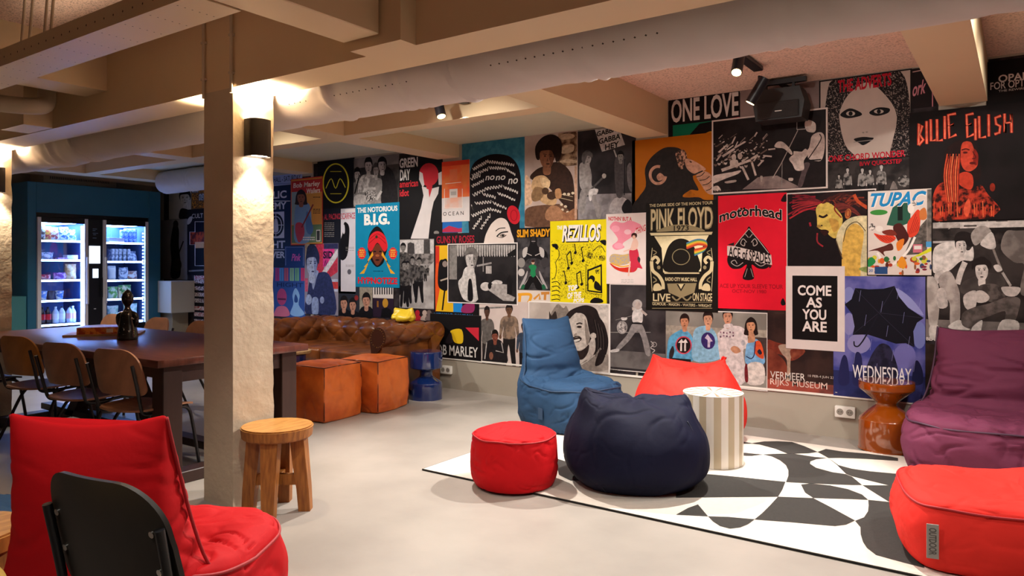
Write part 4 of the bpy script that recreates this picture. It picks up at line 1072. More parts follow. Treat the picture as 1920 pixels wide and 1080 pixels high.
class Poster:
    def __init__(s, label, zoom, x0, x1, y0, y1, base, lv=1, border=None, bw=.012):
        s.z = zoom; s.label = label; s.mats = []; s.mb = MB(); s.n = 0; s.lv = lv; s.photo = any(k in label for k in ('photo', 'portrait', 'singer', 'a man in', 'museum', 'thinking ape'))
        a = s.wall(x0, (y0+y1)/2); b = s.wall(x1, (y0+y1)/2); t = s.wall((x0+x1)/2, y0); u = s.wall((x0+x1)/2, y1)
        s.X0, s.X1, s.Z1, s.Z0 = a.x, b.x, t.z, u.z
        s.yb = YW-.0012-lv*.0016
        s.mb.box(s.X0, s.X1, s.yb, YW-.0006, s.Z0, s.Z1, s.m(border or base))
        s.box = (s.X0, s.X1, s.Z0, s.Z1)
        if border:
            s.box = (s.X0+bw, s.X1-bw, s.Z0+bw, s.Z1-bw); s.rect_w(*s.box, base)
    def m(s, c):
        mt = ink(mottled(c) if s.photo and isinstance(c, str) and s.n else c)
        if mt not in s.mats: s.mats.append(mt)
        return s.mats.index(mt)
    def wall(s, x, y):
        return ony(s.z[0]+x*s.z[2], s.z[1]+y*s.z[2], YW)
    def layer(s): s.n += 1; return s.yb-.000012*s.n
    def rect_w(s, a, b, c, d, col):
        y = s.layer(); s.mb.add([(a, y, c), (b, y, c), (b, y, d), (a, y, d)], [(0, 1, 2, 3)], s.m(col))
    def pts_w(s, P, col):
        y = s.layer(); a, b, c, d = s.box
        P = [(min(max(p[0], a), b), min(max(p[1], c), d)) for p in P]
        tri = geometry.tessellate_polygon([[Vector((p[0], p[1], 0)) for p in P]])
        s.mb.add([(p[0], y, p[1]) for p in P], [tuple(t) for t in tri], s.m(col)); return s
    def poly(s, pts, col, smooth=False):
        if smooth: pts = cr(pts, True, 4)
        return s.pts_w([(q.x, q.z) for q in (s.wall(x, y) for x, y in pts)], col)
    def sm(s, col, *pts): return s.poly(list(pts), col, True)
    def pg(s, col, *pts): return s.poly(list(pts), col)
    def rect(s, x0, x1, y0, y1, col):
        a = s.wall(x0, (y0+y1)/2).x; b = s.wall(x1, (y0+y1)/2).x; c = s.wall((x0+x1)/2, y0).z; d = s.wall((x0+x1)/2, y1).z
        return s.pts_w([(a, d), (b, d), (b, c), (a, c)], col)
    def ell(s, cx, cy, rx, ry, col, n=20, rot=0.0):
        c, q = math.cos(rot), math.sin(rot)
        return s.poly([(cx+rx*math.cos(2*PI*k/n)*c-ry*math.sin(2*PI*k/n)*q, cy+rx*math.cos(2*PI*k/n)*q+ry*math.sin(2*PI*k/n)*c) for k in range(n)], col)
    def line(s, col, w, *pts, smooth=False):
        P = [Vector(p) for p in (cr(list(pts), False, 4) if smooth else pts)]; L = []; R = []
        for i, p in enumerate(P):
            d = (P[min(i+1, len(P)-1)]-P[max(i-1, 0)]); d = d.normalized() if d.length else Vector((1, 0)); q = Vector((-d.y, d.x))*w*.5
            L.append(p+q); R.append(p-q)
        for i in range(len(P)-1): s.poly([tuple(L[i]), tuple(L[i+1]), tuple(R[i+1]), tuple(R[i])], col); s.n -= 1
        s.n += 1; return s
    def ring(s, cx, cy, rx, ry, w, col, n=28, a0=0, a1=2*PI):
        return s.line(col, w, *[(cx+rx*math.cos(a0+(a1-a0)*k/n), cy+ry*math.sin(a0+(a1-a0)*k/n)) for k in range(n+1)])
    def text(s, t, x0, x1, y0, y1, col, bold=.012, shear=0, tilt=0.0, sp=1.0, free=False, arc=0.0):
        vs, fs = textmesh(t, bold, shear, sp)
        a = s.wall(x0, (y0+y1)/2).x; b = s.wall(x1, (y0+y1)/2).x; c = s.wall((x0+x1)/2, y0).z; d = s.wall((x0+x1)/2, y1).z
        y = s.layer(); V = []
        for u, v in vs: V.append((a+(b-a)*u, y, d+(c-d)*v+tilt*(b-a)*(u-.5)+arc*(1-(2*u-1)**2)))
        s.mb.add(V, fs, s.m(col)); return s
    def done_hair(s):
        r = random.Random(3)
        for k in range(34):
            a = k/33; x0 = 400+300*a; y0 = 205-60*math.sin(PI*a)+30*a
            x1 = x0+r.uniform(20, 180); y1 = y0-r.uniform(-40, 70)
            s.line(r.choice(('#4a1f1a', '#2c1413', '#6a2a1e', '#3a1816')), 15, (x0, y0), ((x0+x1)/2, (y0+y1)/2-25), (min(x1, 868), max(88, y1)), smooth=True)
        for k in range(10):
            y0 = 215+k*9; s.line(r.choice(('#4a1f1a', '#3a1816', '#5a2420')), 14, (520+k*8, y0), (620+k*10, y0-10), (740+k*12, y0+50+k*4), smooth=True)
        for k in range(8):
            s.line(r.choice(('#7a2028', '#a02a30', '#5a1a20')), 13, (400-k*6, 190+k*3), (250-k*10, 130+k*18), (90, 110+k*30), smooth=True)
        return s
    def face(s, cx, cy, w, h, skin, hair, dark, long=0, beard=0, shade=None, turn=0):
        if long: s.sm(hair, (cx-.55*w, cy-.3*h), (cx-.68*w, cy+.3*h), (cx-.66*w, cy+long*h), (cx+.66*w, cy+long*h), (cx+.68*w, cy+.3*h), (cx+.55*w, cy-.3*h), (cx, cy-.68*h))
        else: s.ell(cx, cy-.16*h, .56*w, .50*h, hair)
        s.sm(skin, (cx-.2*w, cy+.3*h), (cx-.22*w, cy+.72*h), (cx+.22*w, cy+.72*h), (cx+.2*w, cy+.3*h))
        s.sm(skin, (cx-.43*w, cy-.25*h), (cx-.45*w, cy+.05*h), (cx-.36*w, cy+.3*h), (cx-.14*w, cy+.5*h), (cx+.14*w, cy+.5*h), (cx+.36*w, cy+.3*h), (cx+.45*w, cy+.05*h), (cx+.43*w, cy-.25*h), (cx+.2*w, cy-.4*h), (cx-.2*w, cy-.4*h))
        if shade:
            d = turn or 1
            s.sm(shade, (cx+d*.2*w, cy-.35*h), (cx+d*.14*w, cy+.05*h), (cx+d*.22*w, cy+.3*h), (cx+d*.1*w, cy+.5*h), (cx+d*.32*w, cy+.34*h), (cx+d*.45*w, cy+.05*h), (cx+d*.43*w, cy-.25*h))
        o = turn*.07*w
        for e in (-1, 1):
            s.ell(cx+o+e*.19*w, cy-.03*h, .075*w, .028*h, dark, 10)
            s.pg(dark, (cx+o+e*.08*w, cy-.11*h), (cx+o+e*.30*w, cy-.13*h), (cx+o+e*.30*w, cy-.10*h), (cx+o+e*.08*w, cy-.085*h))
        s.pg(dark, (cx+o-.015*w, cy+.0*h), (cx+o-.07*w, cy+.17*h), (cx+o+.05*w, cy+.19*h), (cx+o-.02*w, cy+.165*h))
        s.ell(cx+o, cy+.30*h, .13*w, .028*h, dark, 10)
        if beard: s.sm(hair, (cx-.40*w, cy+.12*h), (cx-.2*w, cy+.33*h), (cx, cy+.36*h), (cx+.2*w, cy+.33*h), (cx+.40*w, cy+.12*h), (cx+.33*w, cy+.42*h), (cx, cy+.6*h), (cx-.33*w, cy+.42*h))
        s.sm(hair, (cx-.50*w, cy-.02*h), (cx-.40*w, cy-.22*h), (cx-.05*w, cy-.27*h), (cx+.30*w, cy-.25*h), (cx+.48*w, cy-.02*h), (cx+.52*w, cy-.35*h), (cx+.2*w, cy-.62*h), (cx-.2*w, cy-.62*h), (cx-.52*w, cy-.35*h))
        return s
    def person(s, cx, top, H, shirt, legs, skin, hair, dark, w=1.0, arms=1):
        u = H/7.5; k = u*w
        s.sm(legs, (cx-.75*k, top+3.6*u), (cx-.85*k, top+5.6*u), (cx-.95*k, top+7.5*u), (cx-.45*k, top+7.5*u), (cx-.1*k, top+4.8*u), (cx+.45*k, top+7.5*u), (cx+.95*k, top+7.5*u), (cx+.85*k, top+5.6*u), (cx+.75*k, top+3.6*u))
        if arms:
            for e in (-1, 1):
                s.sm(shirt, (cx+e*.75*k, top+1.5*u), (cx+e*1.25*k, top+1.9*u), (cx+e*1.4*k, top+3.6*u), (cx+e*1.1*k, top+3.7*u), (cx+e*.8*k, top+2.5*u))
                s.ell(cx+e*1.27*k, top+3.85*u, .2*k, .28*u, skin, 10)
        s.sm(shirt, (cx-1.0*k, top+1.55*u), (cx-.8*k, top+2.7*u), (cx-.85*k, top+4.0*u), (cx+.85*k, top+4.0*u), (cx+.8*k, top+2.7*u), (cx+1.0*k, top+1.55*u), (cx+.3*k, top+1.3*u), (cx-.3*k, top+1.3*u))
        s.face(cx, top+.62*u, .95*k, 1.15*u, skin, hair, dark)
        return s
    def done(s, group='posters on the back wall', name='poster'):
        o = s.mb.build(name, s.mats, origin=((s.X0+s.X1)/2, YW, s.Z0)); return tag(o, s.label, 'poster', group)
PX = (0, 0, 1.0)
ZA = (505, 280, 1/6); ZB = (505, 440, 1/6); ZC_ = (650, 280, 1/6); ZD = (650, 440, 1/6); ZE = (810, 240, 200/982); ZF = (810, 430, 200/831); ZG = (970, 230, 230/1183); ZH = (960, 410, 200/1271)
ZK = (1520, 90, 400/1234); ZN = (1120, 380, 110/360); ZO = (980, 550, 180/1296); ZP = (1180, 230, 180/1144); ZQ = (1205, 365, 150/720); ZR = (1340, 350, 150/675); ZS = (1240, 570, 210/1418); ZT = (1325, 195, 235/1450)
ZU = (1425, 560, 175/995); ZV = (1470, 345, 170/942); ZW = (1615, 345, 145/846); ZX = (1560, 510, 200/864); ZY = (1735, 400, 185/768); ZZ = (1700, 180, 220/950); ZI = (290, 310, 110/383)
W_, K_, G1, G2, G3 = '#ded5d0', '#120f10', '#4a4644', '#86807c', '#b8b0ac'
def strip(p, col, x0, x1, ys, h, n, rnd_):
    for y in ys:
        x = x0
        while x < x1:
            w = rnd_.uniform(.5, 1.6)*(x1-x0)/n; p.rect(x, min(x1, x+w*.8), y, y+h, col); p.n -= 1; x += w
    p.n += 1
R_ = random.Random(11)
# --- backing sheets: dark poster paper seen between the posters
p = Poster('dark printed paper covering the back wall behind the posters', PX, 300, 1950, 420, 640, ('#221d1e', '#3a3336', 9), 0)
p.mb = MB(); p.mats = []
for (a, b, z0, z1) in ((-10.3, -7.05, .32, 2.36), (-7.0, -5.05, .32, 2.50), (-5.0, -4.76, .32, 2.36), (-4.7, -2.76, .32, 2.50), (-2.74, -2.48, .32, 2.36), (-2.46, -.47, .32, 2.67), (-.46, -.19, .32, 2.36), (-.18, .6, .32, 2.67)):
    p.mb.box(a, b, YW-.0012, YW-.0004, z0, z1, p.m(('#221d1e', '#3a3336', 9)))
p.label = 'dark printed wallpaper filling the gaps between the posters'
o = p.mb.build('wall_paper', p.mats); tag(o, p.label, 'wallpaper')

# --- dark corner right of the fridges
p = Poster('white portrait poster high in the dark corner right of the fridges', ZI, 95, 240, 135, 350, '#b5afa8', 2)
p.face(200, 215, 70, 95, '#c9c3bb', K_, K_).sm(K_, (165, 300), (185, 280), (235, 300), (238, 350), (165, 350)); p.done()
p = Poster('small orange collage poster at the top beside the column', ZI, 240, 335, 125, 285, '#6b4a2c', 2)
for k in range(6): p.rect(246+(k % 2)*45, 286+(k % 2)*45, 135+(k//2)*50, 178+(k//2)*50, ('#c27a2a', '#3a2a20', 40) if k % 3 else ('#b8bcc8', '#4a4a58', 60))
p.done()
p = Poster('grey poster with a dark guitarist silhouette right of the fridges', ZI, 45, 215, 355, 745, '#8d8988', 3)
p.sm(K_, (135, 365), (118, 420), (105, 520), (112, 620), (108, 730), (165, 730), (172, 640), (160, 520), (160, 420)).line(K_, 8, (150, 600), (190, 495)).ell(150, 650, 28, 45, '#2a2118').ell(140, 385, 17, 26, '#2a2222'); p.done()
p = Poster('black poster with an orange sunset inside a stepped white outline', ZI, 215, 335, 285, 715, '#15141c', 3)
p.rect(262, 330, 365, 655, '#0c0c18').rect(232, 330, 435, 518, ('#b8431c', '#5a1c18', 14)).rect(265, 330, 500, 540, '#d8a070').line(W_, 4, (330, 368), (266, 368), (266, 435), (232, 435), (232, 518), (266, 518), (266, 655), (330, 655)).text('CULT', 245, 318, 315, 345, G3).line(G2, 10, (225, 690), (325, 685)).ell(230, 360, 14, 30, G3, 12, .5); p.done()
p = Poster('dark poster with red lettering above the floor cupboard', ZI, 155, 258, 745, 955, '#17131a', 2)
strip(p, '#8a1c28', 162, 250, (800, 830, 862), 22, 5, R_); strip(p, G2, 170, 240, (920,), 10, 4, R_); p.done()
p = Poster('narrow black poster with stacked pale blocks beside the column', ZI, 256, 335, 716, 1055, '#16151a', 2)
for y in (720, 745, 790, 830, 870, 920, 960, 1005): p.rect(259, 325, y, y+26, (W_, '#5a3a3c', 60) if y % 20 else ('#a23038', W_, 60))
p.done()

# --- left bay
p = Poster('pale blue notice with printed capitals at the top left of the sofa bay', ZA, -120, 372, 290, 440, '#93a3cf', 2)
p.text('MUSIC HALL - SATURDAY', -60, 355, 305, 365, '#27304f').line('#5a6aa0', 6, (-60, 395), (300, 380)); p.done()
p = Poster('navy poster with white slab lettering and a crosshair circle', ZA, -240, 246, 420, 1320, '#182a4e', 3)
p.text('PUBLIC', -140, 198, 475, 560, '#cfd4e2', .03).text('ENEMY', -100, 198, 600, 680, '#cfd4e2', .03).line('#cfd4e2', 8, (-140, 582), (240, 582)).rect(-20, 172, 705, 1000, '#c2cae0').ell(78, 852, 88, 130, '#121a30').ring(78, 852, 64, 96, 10, '#c2cae0')
p.line('#c2cae0', 8, (-20, 852), (172, 852)).line('#c2cae0', 8, (78, 705), (78, 1000)).sm('#c2cae0', (60, 800), (52, 920), (105, 920), (96, 800), (78, 780)).text('FIGHT', -120, 182, 1030, 1115, '#c2cae0', .03).line('#c2cae0', 8, (-120, 1130), (182, 1130)).text('POWER', -120, 182, 1150, 1225, '#c2cae0', .03); p.done()
p = Poster('orange and red concert poster with a standing guitarist in denim', ZA, 248, 606, 320, 1075, '#c98a3c', 5, border='#c4412f', bw=.012)
p.rect(258, 600, 345, 490, '#b8322f').text('Bob Marley', 275, 578, 368, 440, '#e8d2c0', .03, .1).text('Wailers', 425, 578, 435, 495, '#e8d2c0', .03, .1).rect(258, 600, 850, 1050, '#5f7a5a').rect(258, 330, 480, 850, '#8aa0a0')
p.sm('#6f8fb4', (300, 660), (285, 850), (300, 1040), (450, 1040), (480, 850), (470, 660), (430, 600), (350, 600)).sm('#4d6ea0', (430, 690), (500, 880), (470, 960), (420, 900)).face(365, 545, 95, 140, '#8a5540', '#2a1c1a', '#2a1714', long=.55).sm('#b03a48', (310, 830), (300, 930), (340, 1050), (400, 960), (385, 840)).line('#7a2a30', 16, (370, 880), (500, 620)).rect(535, 580, 905, 1035, W_).rect(540, 575, 915, 1025, '#3a3a3a'); strip(p, W_, 385, 520, (985, 1010), 12, 6, R_); strip(p, '#3a2a20', 500, 580, (535, 670, 690, 712), 9, 4, R_); p.done()
p = Poster('deep blue poster with a thin frame and small pink script', ZB, 178, 402, 128, 365, '#1f3d80', 4)
p.line('#8fa6d8', 4, (190, 345), (190, 140), (388, 140), (388, 350)).text('Pink', 255, 360, 215, 295, '#d85fb8', .02, .3); p.done()
p = Poster('blue poster with a row of coloured blocks, a red face and a pale tower', ZB, -160, 408, 368, 920, '#31549f', 3)
for x, c in zip((72, 118, 172, 235, 292, 360), ('#b03a86', '#4f93d8', '#c4607a', '#8cbf9a', '#6fae8a', '#c23a66')): p.rect(x, x+46, 375, 520, c); p.line('#2b3f80', 4, (x+23, 385), (x+23, 515))
p.text('HIGHT', 90, 385, 540, 590, '#1c2f66').ell(145, 700, 55, 95, '#b8487c').rect(100, 190, 715, 735, '#5a2850').sm('#d0708f', (60, 880), (100, 810), (190, 810), (235, 890), (200, 920), (60, 920)).sm('#86b2e6', (240, 890), (275, 780), (265, 680), (300, 600), (345, 680), (335, 790), (400, 890), (320, 920)).sm('#2a4a90', (285, 720), (300, 670), (325, 720), (320, 760), (290, 760)); p.done()
p = Poster('poster of a man in a black jacket before red and pink stripes', ZB, 404, 782, 100, 900, '#8a8494', 5)
p.rect(530, 620, 105, 480, '#c4384e').rect(410, 460, 105, 300, '#b8a084').rect(610, 740, 160, 360, '#d23c86').text('SID', 612, 722, 185, 270, '#1b1428', .04).text('live', 620, 735, 290, 350, '#571c5a', .01, .3).rect(620, 780, 100, 160, '#2a2a4a').pg('#d8d4dc', (600, 420), (740, 200), (775, 160), (775, 240), (640, 460)).pg('#c4384e', (650, 430), (775, 250), (775, 420), (690, 480)).rect(690, 780, 500, 640, '#b8c0dc').rect(695, 780, 530, 610, '#c24040').rect(408, 440, 490, 640, '#c85a78')
p.sm('#252b4e', (420, 900), (440, 640), (470, 500), (560, 430), (660, 430), (720, 560), (745, 900)).sm('#8f9cc4', (480, 470), (500, 620), (540, 480), (560, 410), (500, 400)).face(487, 330, 130, 280, '#aab4d4', '#20243f', '#20243f', shade='#7f8cb8', turn=1).sm('#20243f', (420, 260), (440, 130), (520, 120), (570, 230), (560, 330), (520, 240), (440, 250)).ell(450, 730, 35, 60, '#9fb0d8').ell(600, 735, 24, 40, '#8f9cc8').sm('#8fa0cc', (490, 720), (555, 720), (555, 890), (490, 890)); p.done()
p = Poster('film poster split black and white with narrow red capitals', ZA, 616, 976, 660, 1620, '#191a22', 4)
p.rect(810, 976, 665, 1600, '#c9c4cc').text('AL PACINO', 622, 805, 725, 790, '#b03040', .02).text('SCARFACE', 815, 970, 715, 785, '#b84a58', .02).rect(858, 970, 672, 705, '#e0d8d8'); strip(p, G2, 625, 735, (825, 845, 865, 885, 905, 935, 955, 975), 8, 5, R_)
p.sm(K_, (800, 1060), (830, 940), (850, 820), (900, 860), (905, 980), (880, 1200), (810, 1240)).sm('#c9c4cc', (826, 870), (850, 850), (856, 930), (838, 950)); strip(p, G2, 865, 960, (1100, 1115, 1135, 1300, 1315), 5, 6, R_); p.ell(905, 1378, 22, 30, '#5a5860'); p.done()
p = Poster('black poster with a yellow hand-drawn ring', ZA, 545, 958, 118, 740, '#141112', 3)
p.ring(752, 382, 142, 218, 15, '#d8cc2e', 40).line('#d8cc2e', 9, (640, 440), (700, 330), (750, 440), (800, 330), (860, 430), smooth=True).line('#d8cc2e', 7, (690, 250), (815, 250)).line('#d8cc2e', 7, (690, 500), (815, 500)); p.done()
p = Poster('black and white photo of a four piece band leaning together', ZC_, 82, 592, 78, 640, ('#8b8583', '#6f6a69', 5), 3)
p.rect(85, 590, 190, 640, ('#2a2727', '#4a4544', 6)).person(125, 215, 900, '#7d7876', K_, '#bdb5b0', K_, K_, .6).person(250, 100, 1050, ('#cfc8c4', '#8a8380', 20), K_, '#c4bcb8', K_, K_, .62).person(335, 165, 900, '#8f8885', K_, '#b0a8a4', '#3a3636', K_, .55).sm('#1d1a1b', (400, 620), (405, 400), (390, 250), (450, 190), (540, 290), (575, 620)).face(405, 180, 95, 150, '#c4bcb8', K_, K_, shade=G2, turn=1)
p.line(K_, 14, (95, 500), (150, 290)).line('#c4bcb8', 30, (150, 360), (250, 440), (330, 440)).line('#c4bcb8', 26, (395, 470), (340, 570)).ell(170, 540, 75, 60, G2).ell(270, 520, 70, 60, ('#2a2626', G3, 60)).sm('#b5ada9', (90, 640), (100, 520), (210, 520), (215, 640)); p.done()
p = Poster('turquoise poster with a figure in a red turban and yellow bolts', ZC_, 108, 602, 610, 1552, '#1180a6', 7)
p.text('THE NOTORIOUS', 128, 580, 645, 705, '#e6e2dc', .035).text('B.I.G.', 205, 495, 722, 852, '#ebe7e0', .05).sm(K_, (245, 1090), (270, 950), (350, 865), (430, 950), (470, 1090), (440, 1200), (420, 1280), (355, 1325), (300, 1280), (265, 1200)).sm('#d3242c', (245, 1090), (275, 970), (355, 920), (435, 970), (470, 1090), (430, 1150), (355, 1050), (285, 1150)).line('#8a1018', 6, (270, 1010), (355, 950), (440, 1010), smooth=True).line('#8a1018', 6, (260, 1060), (355, 990), (450, 1060), smooth=True)
p.ell(345, 985, 14, 18, '#3a3020').sm('#6b3420', (290, 1160), (355, 1060), (425, 1160), (415, 1230), (355, 1310), (300, 1230)).ell(325, 1150, 16, 8, K_).ell(388, 1150, 16, 8, K_).ell(355, 1195, 22, 14, '#a35a35').ell(355, 1245, 24, 10, '#2a1210')
for s_ in (-1, 1): p.pg('#e0a028', (355+s_*55, 1150), (355+s_*110, 1250), (355+s_*95, 1262), (355+s_*150, 1320), (355+s_*135, 1332), (355+s_*200, 1400), (355+s_*150, 1398), (355+s_*105, 1290), (355+s_*115, 1280), (355+s_*45, 1190))
for cx in (180, 530):
    p.poly([(cx+(52 if k % 2 else 42)*math.cos(k*PI/12), 1170+s2*math.sin(k*PI/12)) for k in range(24) for s2 in ((72 if k % 2 else 60),)], '#d8302c')
    strip(p, '#e8d24a', cx-28, cx+28, (1130, 1152, 1174, 1196), 10, 3, R_)
p.text('HYPNOTIZE', 135, 580, 1440, 1515, '#d3242c', .045); strip(p, '#0c4a64', 310, 420, (1365,), 10, 4, R_); p.done()
p = Poster('black poster with a raised white arm shape and a red round blot', ZC_, 592, 1082, 82, 1010, '#161314', 4)
p.text('GREEN', 600, 805, 95, 205, '#e4dedb', .035).text('DAY', 605, 720, 225, 350, '#e4dedb', .035).text('american', 602, 808, 350, 425, '#d8303a', .02).text('idiot', 602, 705, 450, 530, '#d8303a', .02)
p.pg('#ddd4d2', (725, 1005), (840, 660), (870, 520), (850, 420), (970, 440), (1045, 420), (1035, 500), (985, 590), (960, 700), (940, 860), (925, 1005)).ell(930, 285, 110, 130, '#cc2f3a').pg('#ddd4d2', (825, 250), (860, 270), (880, 400), (860, 430), (820, 340)).pg('#cc2f3a', (900, 400), (970, 410), (965, 450), (935, 545), (925, 450), (905, 445)).pg('#ddd4d2', (1035, 270), (1075, 250), (1075, 400), (1040, 400)).ell(1015, 938, 30, 22, G2); p.done()
p = Poster('black and white street photo with towers and walking people', ZD, 600, 992, 45, 830, ('#a09a98', '#8a8482', 4), 3)
p.rect(605, 985, 60, 230, '#cfc8c6').pg('#3a3636', (685, 230), (690, 100), (720, 85), (765, 100), (770, 230)).pg('#4a4645', (870, 240), (872, 55), (940, 50), (945, 280)).rect(605, 985, 215, 330, ('#4a4544', '#8a8380', 18)).pg(('#8f8987', '#b0a9a7', 6), (985, 300), (985, 825), (700, 825), (800, 500))
for x, t_, H_ in ((640, 100, 560), (745, 250, 450), (820, 260, 490), (690, 300, 460), (890, 350, 170), (655, 300, 500), (920, 350, 110)): p.person(x, t_, H_, ('#242121', '#5a5553', 24), K_, G2, K_, K_, .8)
p.done()
p = Poster('small colour photo of four dark haired faces above the sofa back', ZB, 780, 1172, 585, 925, '#2a2c34', 4)
p.rect(1020, 1165, 590, 900, '#9a9080')
for cx, cy, r in ((845, 775, 80), (945, 795, 78), (1097, 745, 86)): p.sm(K_, (cx-r, 925), (cx-r*.6, cy+70), (cx+r*.6, cy+70), (cx+r, 925)).face(cx, cy, r, r*1.75, '#c08a72', '#17120f', '#2a1512')
p.ell(985, 710, 22, 30, '#8a2a2a'); p.done()
p = Poster('small dark poster with piano keys over a glowing yellow lamp', ZD, 298, 532, 585, 930, '#2a1c2c', 4)
p.rect(300, 530, 590, 715, '#cfc6c2')
for k in range(8): p.rect(318+k*27, 330+k*27, 592, 672, K_)
p.ell(440, 770, 32, 52, '#b8862c').rect(345, 365, 745, 815, '#8a5a24').pg(K_, (390, 930), (400, 840), (450, 815), (510, 850), (520, 930)); p.done()
p = Poster('wide dark strip of red and brown figures just above the sofa back', ZD, 520, 996, 820, 1010, '#241a1c', 2)
for x, c in ((585, '#a06a50'), (640, '#8a3a34'), (800, '#a8202c'), (880, '#b09a90'), (930, '#6a5a58')): p.ell(x, 880, 26, 32, c).sm(c, (x-45, 960), (x-25, 910), (x+25, 910), (x+45, 960))
p.done()
p = Poster('orange to pale poster with a glass perfume bottle outline', ZE, 98, 352, 303, 862, '#d5ccca', 7)
p.rect(98, 352, 303, 640, ('#e8542c', '#e2743c', 5)).rect(98, 352, 303, 345, '#dd3f26').rect(122, 286, 560, 740, ('#e0a892', '#d5c0b8', 6)).rect(122, 286, 560, 640, '#e2683c').line('#ecdcd2', 5, (122, 560), (122, 735), (286, 735), (286, 560)).line('#ecdcd2', 5, (130, 515), (275, 500)).rect(168, 242, 562, 642, '#d8ccc6').rect(180, 230, 585, 620, '#b0a8a2').rect(170, 240, 380, 490, '#e4744a').text('OCEAN', 110, 298, 770, 805, '#2a2426', .005, sp=1.5); p.done()
p = Poster('small blue and red printed corner below the orange perfume poster', ZE, 98, 360, 860, 960, '#1f62b0', 3)
p.pg('#b02a4a', (100, 935), (160, 900), (250, 925), (350, 905), (360, 960), (100, 960)); p.done()
p = Poster('black poster with yellow and red panels and blue and red capitals', ZF, 20, 372, 30, 770, '#151113', 5)
p.text("GUNS N' ROSES", 40, 335, 48, 108, '#a3182c', .02).rect(32, 170, 125, 640, '#dfae1c').rect(32, 62, 130, 480, '#c8321f').sm('#d8501f', (32, 300), (60, 280), (70, 420), (40, 600), (32, 620)).rect(170, 240, 570, 645, '#1f7fc8').sm('#8a2a5a', (235, 645), (250, 590), (330, 575), (325, 645)).sm(K_, (60, 260), (90, 235), (125, 250), (128, 460), (80, 470), (50, 420)).line(K_, 12, (105, 460), (85, 630)).ell(105, 270, 20, 24, '#8a7a72').line('#b0a090', 12, (70, 400), (130, 380)).text('USE YOUR ILLUSION', 22, 320, 655, 725, '#1d79bd', .02); p.done()
p = Poster('black and white photo of a man smoking at a diner table', ZF, 127, 672, 108, 582, ('#1a1718', '#262223', 6), 7, border=W_, bw=.010)
p.rect(140, 200, 125, 390, G2)
for k in range(24): p.pg('#b5aeaa', (200+k*19, 122), (216+k*19, 122), (214+k*19, 205+6*(k % 2)), (208+k*19, 215), (202+k*19, 200)); p.n -= 1
p.n += 1
p.sm('#cfc8c4', (210, 420), (240, 370), (265, 300), (330, 310), (365, 545), (255, 548)).sm(K_, (290, 400), (315, 400), (325, 545), (285, 545)).sm('#1a1718', (345, 320), (400, 420), (390, 545), (365, 545)).face(312, 235, 92, 150, '#c4bdb9', '#5a5452', K_, shade=G2, turn=1).sm('#6f6966', (262, 200), (275, 150), (320, 140), (362, 180), (355, 215), (310, 180)).ell(285, 325, 28, 34, '#d6cfcb').line('#d6cfcb', 7, (300, 320), (330, 305)).ell(425, 445, 42, 34, '#c8c0bc').pg('#aaa29e', (440, 470), (480, 420), (590, 430), (590, 500), (655, 530), (640, 560), (560, 555))
p.sm('#cfc7c3', (470, 420), (500, 395), (550, 405), (545, 425)).rect(590, 630, 415, 505, K_).pg(K_, (575, 415), (612, 350), (640, 415)).rect(425, 470, 285, 345, '#b0a8a4').line('#8a8380', 8, (405, 215), (405, 330)).line('#9a9390', 14, (355, 285), (470, 262)).pg(K_, (590, 195), (655, 150), (660, 205), (600, 215)).ell(455, 440, 14, 26, K_); p.done()
p = Poster('black poster with a red and yellow picture and tall white capitals', ZF, -10, 388, 662, 1008, '#151214', 6, border='#3a3638', bw=.004)
p.pg('#c32a3a', (265, 765), (370, 765), (370, 870)).sm('#d9b21d', (150, 790), (235, 780), (245, 880), (190, 885), (165, 850)).sm('#2a2226', (110, 880), (150, 800), (165, 880)).text('BOB MARLEY', 10, 362, 905, 985, '#d8d2cd', .012); p.done()
p = Poster('colour photo of four men in jackets on a pale pink ground', ZF, 358, 768, 560, 1058, ('#cdbdb6', '#c4b2ac', 4), 4)
p.sm(G2, (365, 610), (560, 600), (565, 612), (365, 622)).person(432, 605, 520, '#67605c', '#2a2424', '#4a3228', '#1a1414', K_, .62).person(605, 590, 480, ('#5f5046', '#8a7260', 18), '#1c1818', '#6a4a38', '#1c1615', K_, .85).person(720, 730, 420, '#3a4456', '#1d1a1d', '#6a4a3c', K_, K_, .75)
p.sm('#1c191b', (405, 1040), (420, 900), (460, 860), (530, 860), (570, 920), (585, 1045)).face(495, 835, 48, 85, '#8a4c3c', '#17120f', '#2a1512').line(G3, 8, (430, 880), (415, 1010)).line(G3, 8, (545, 880), (560, 960), (500, 945)).ell(465, 985, 16, 30, '#8a5a48'); p.done()
p = Poster('pale poster with big orange brushed letters below the green comic', ZH, 62, 472, 845, 1230, '#d2c4ba', 3)
p.line('#dd9a2c', 34, (75, 905), (200, 900), (230, 930), (190, 1010), (100, 1060), smooth=True).line('#dd9a2c', 34, (100, 910), (85, 1060)).line('#c98a3a', 26, (265, 960), (330, 900), (335, 965)).line('#c07f3a', 34, (350, 890), (450, 885)).line('#c07f3a', 30, (400, 890), (395, 970)); p.done()

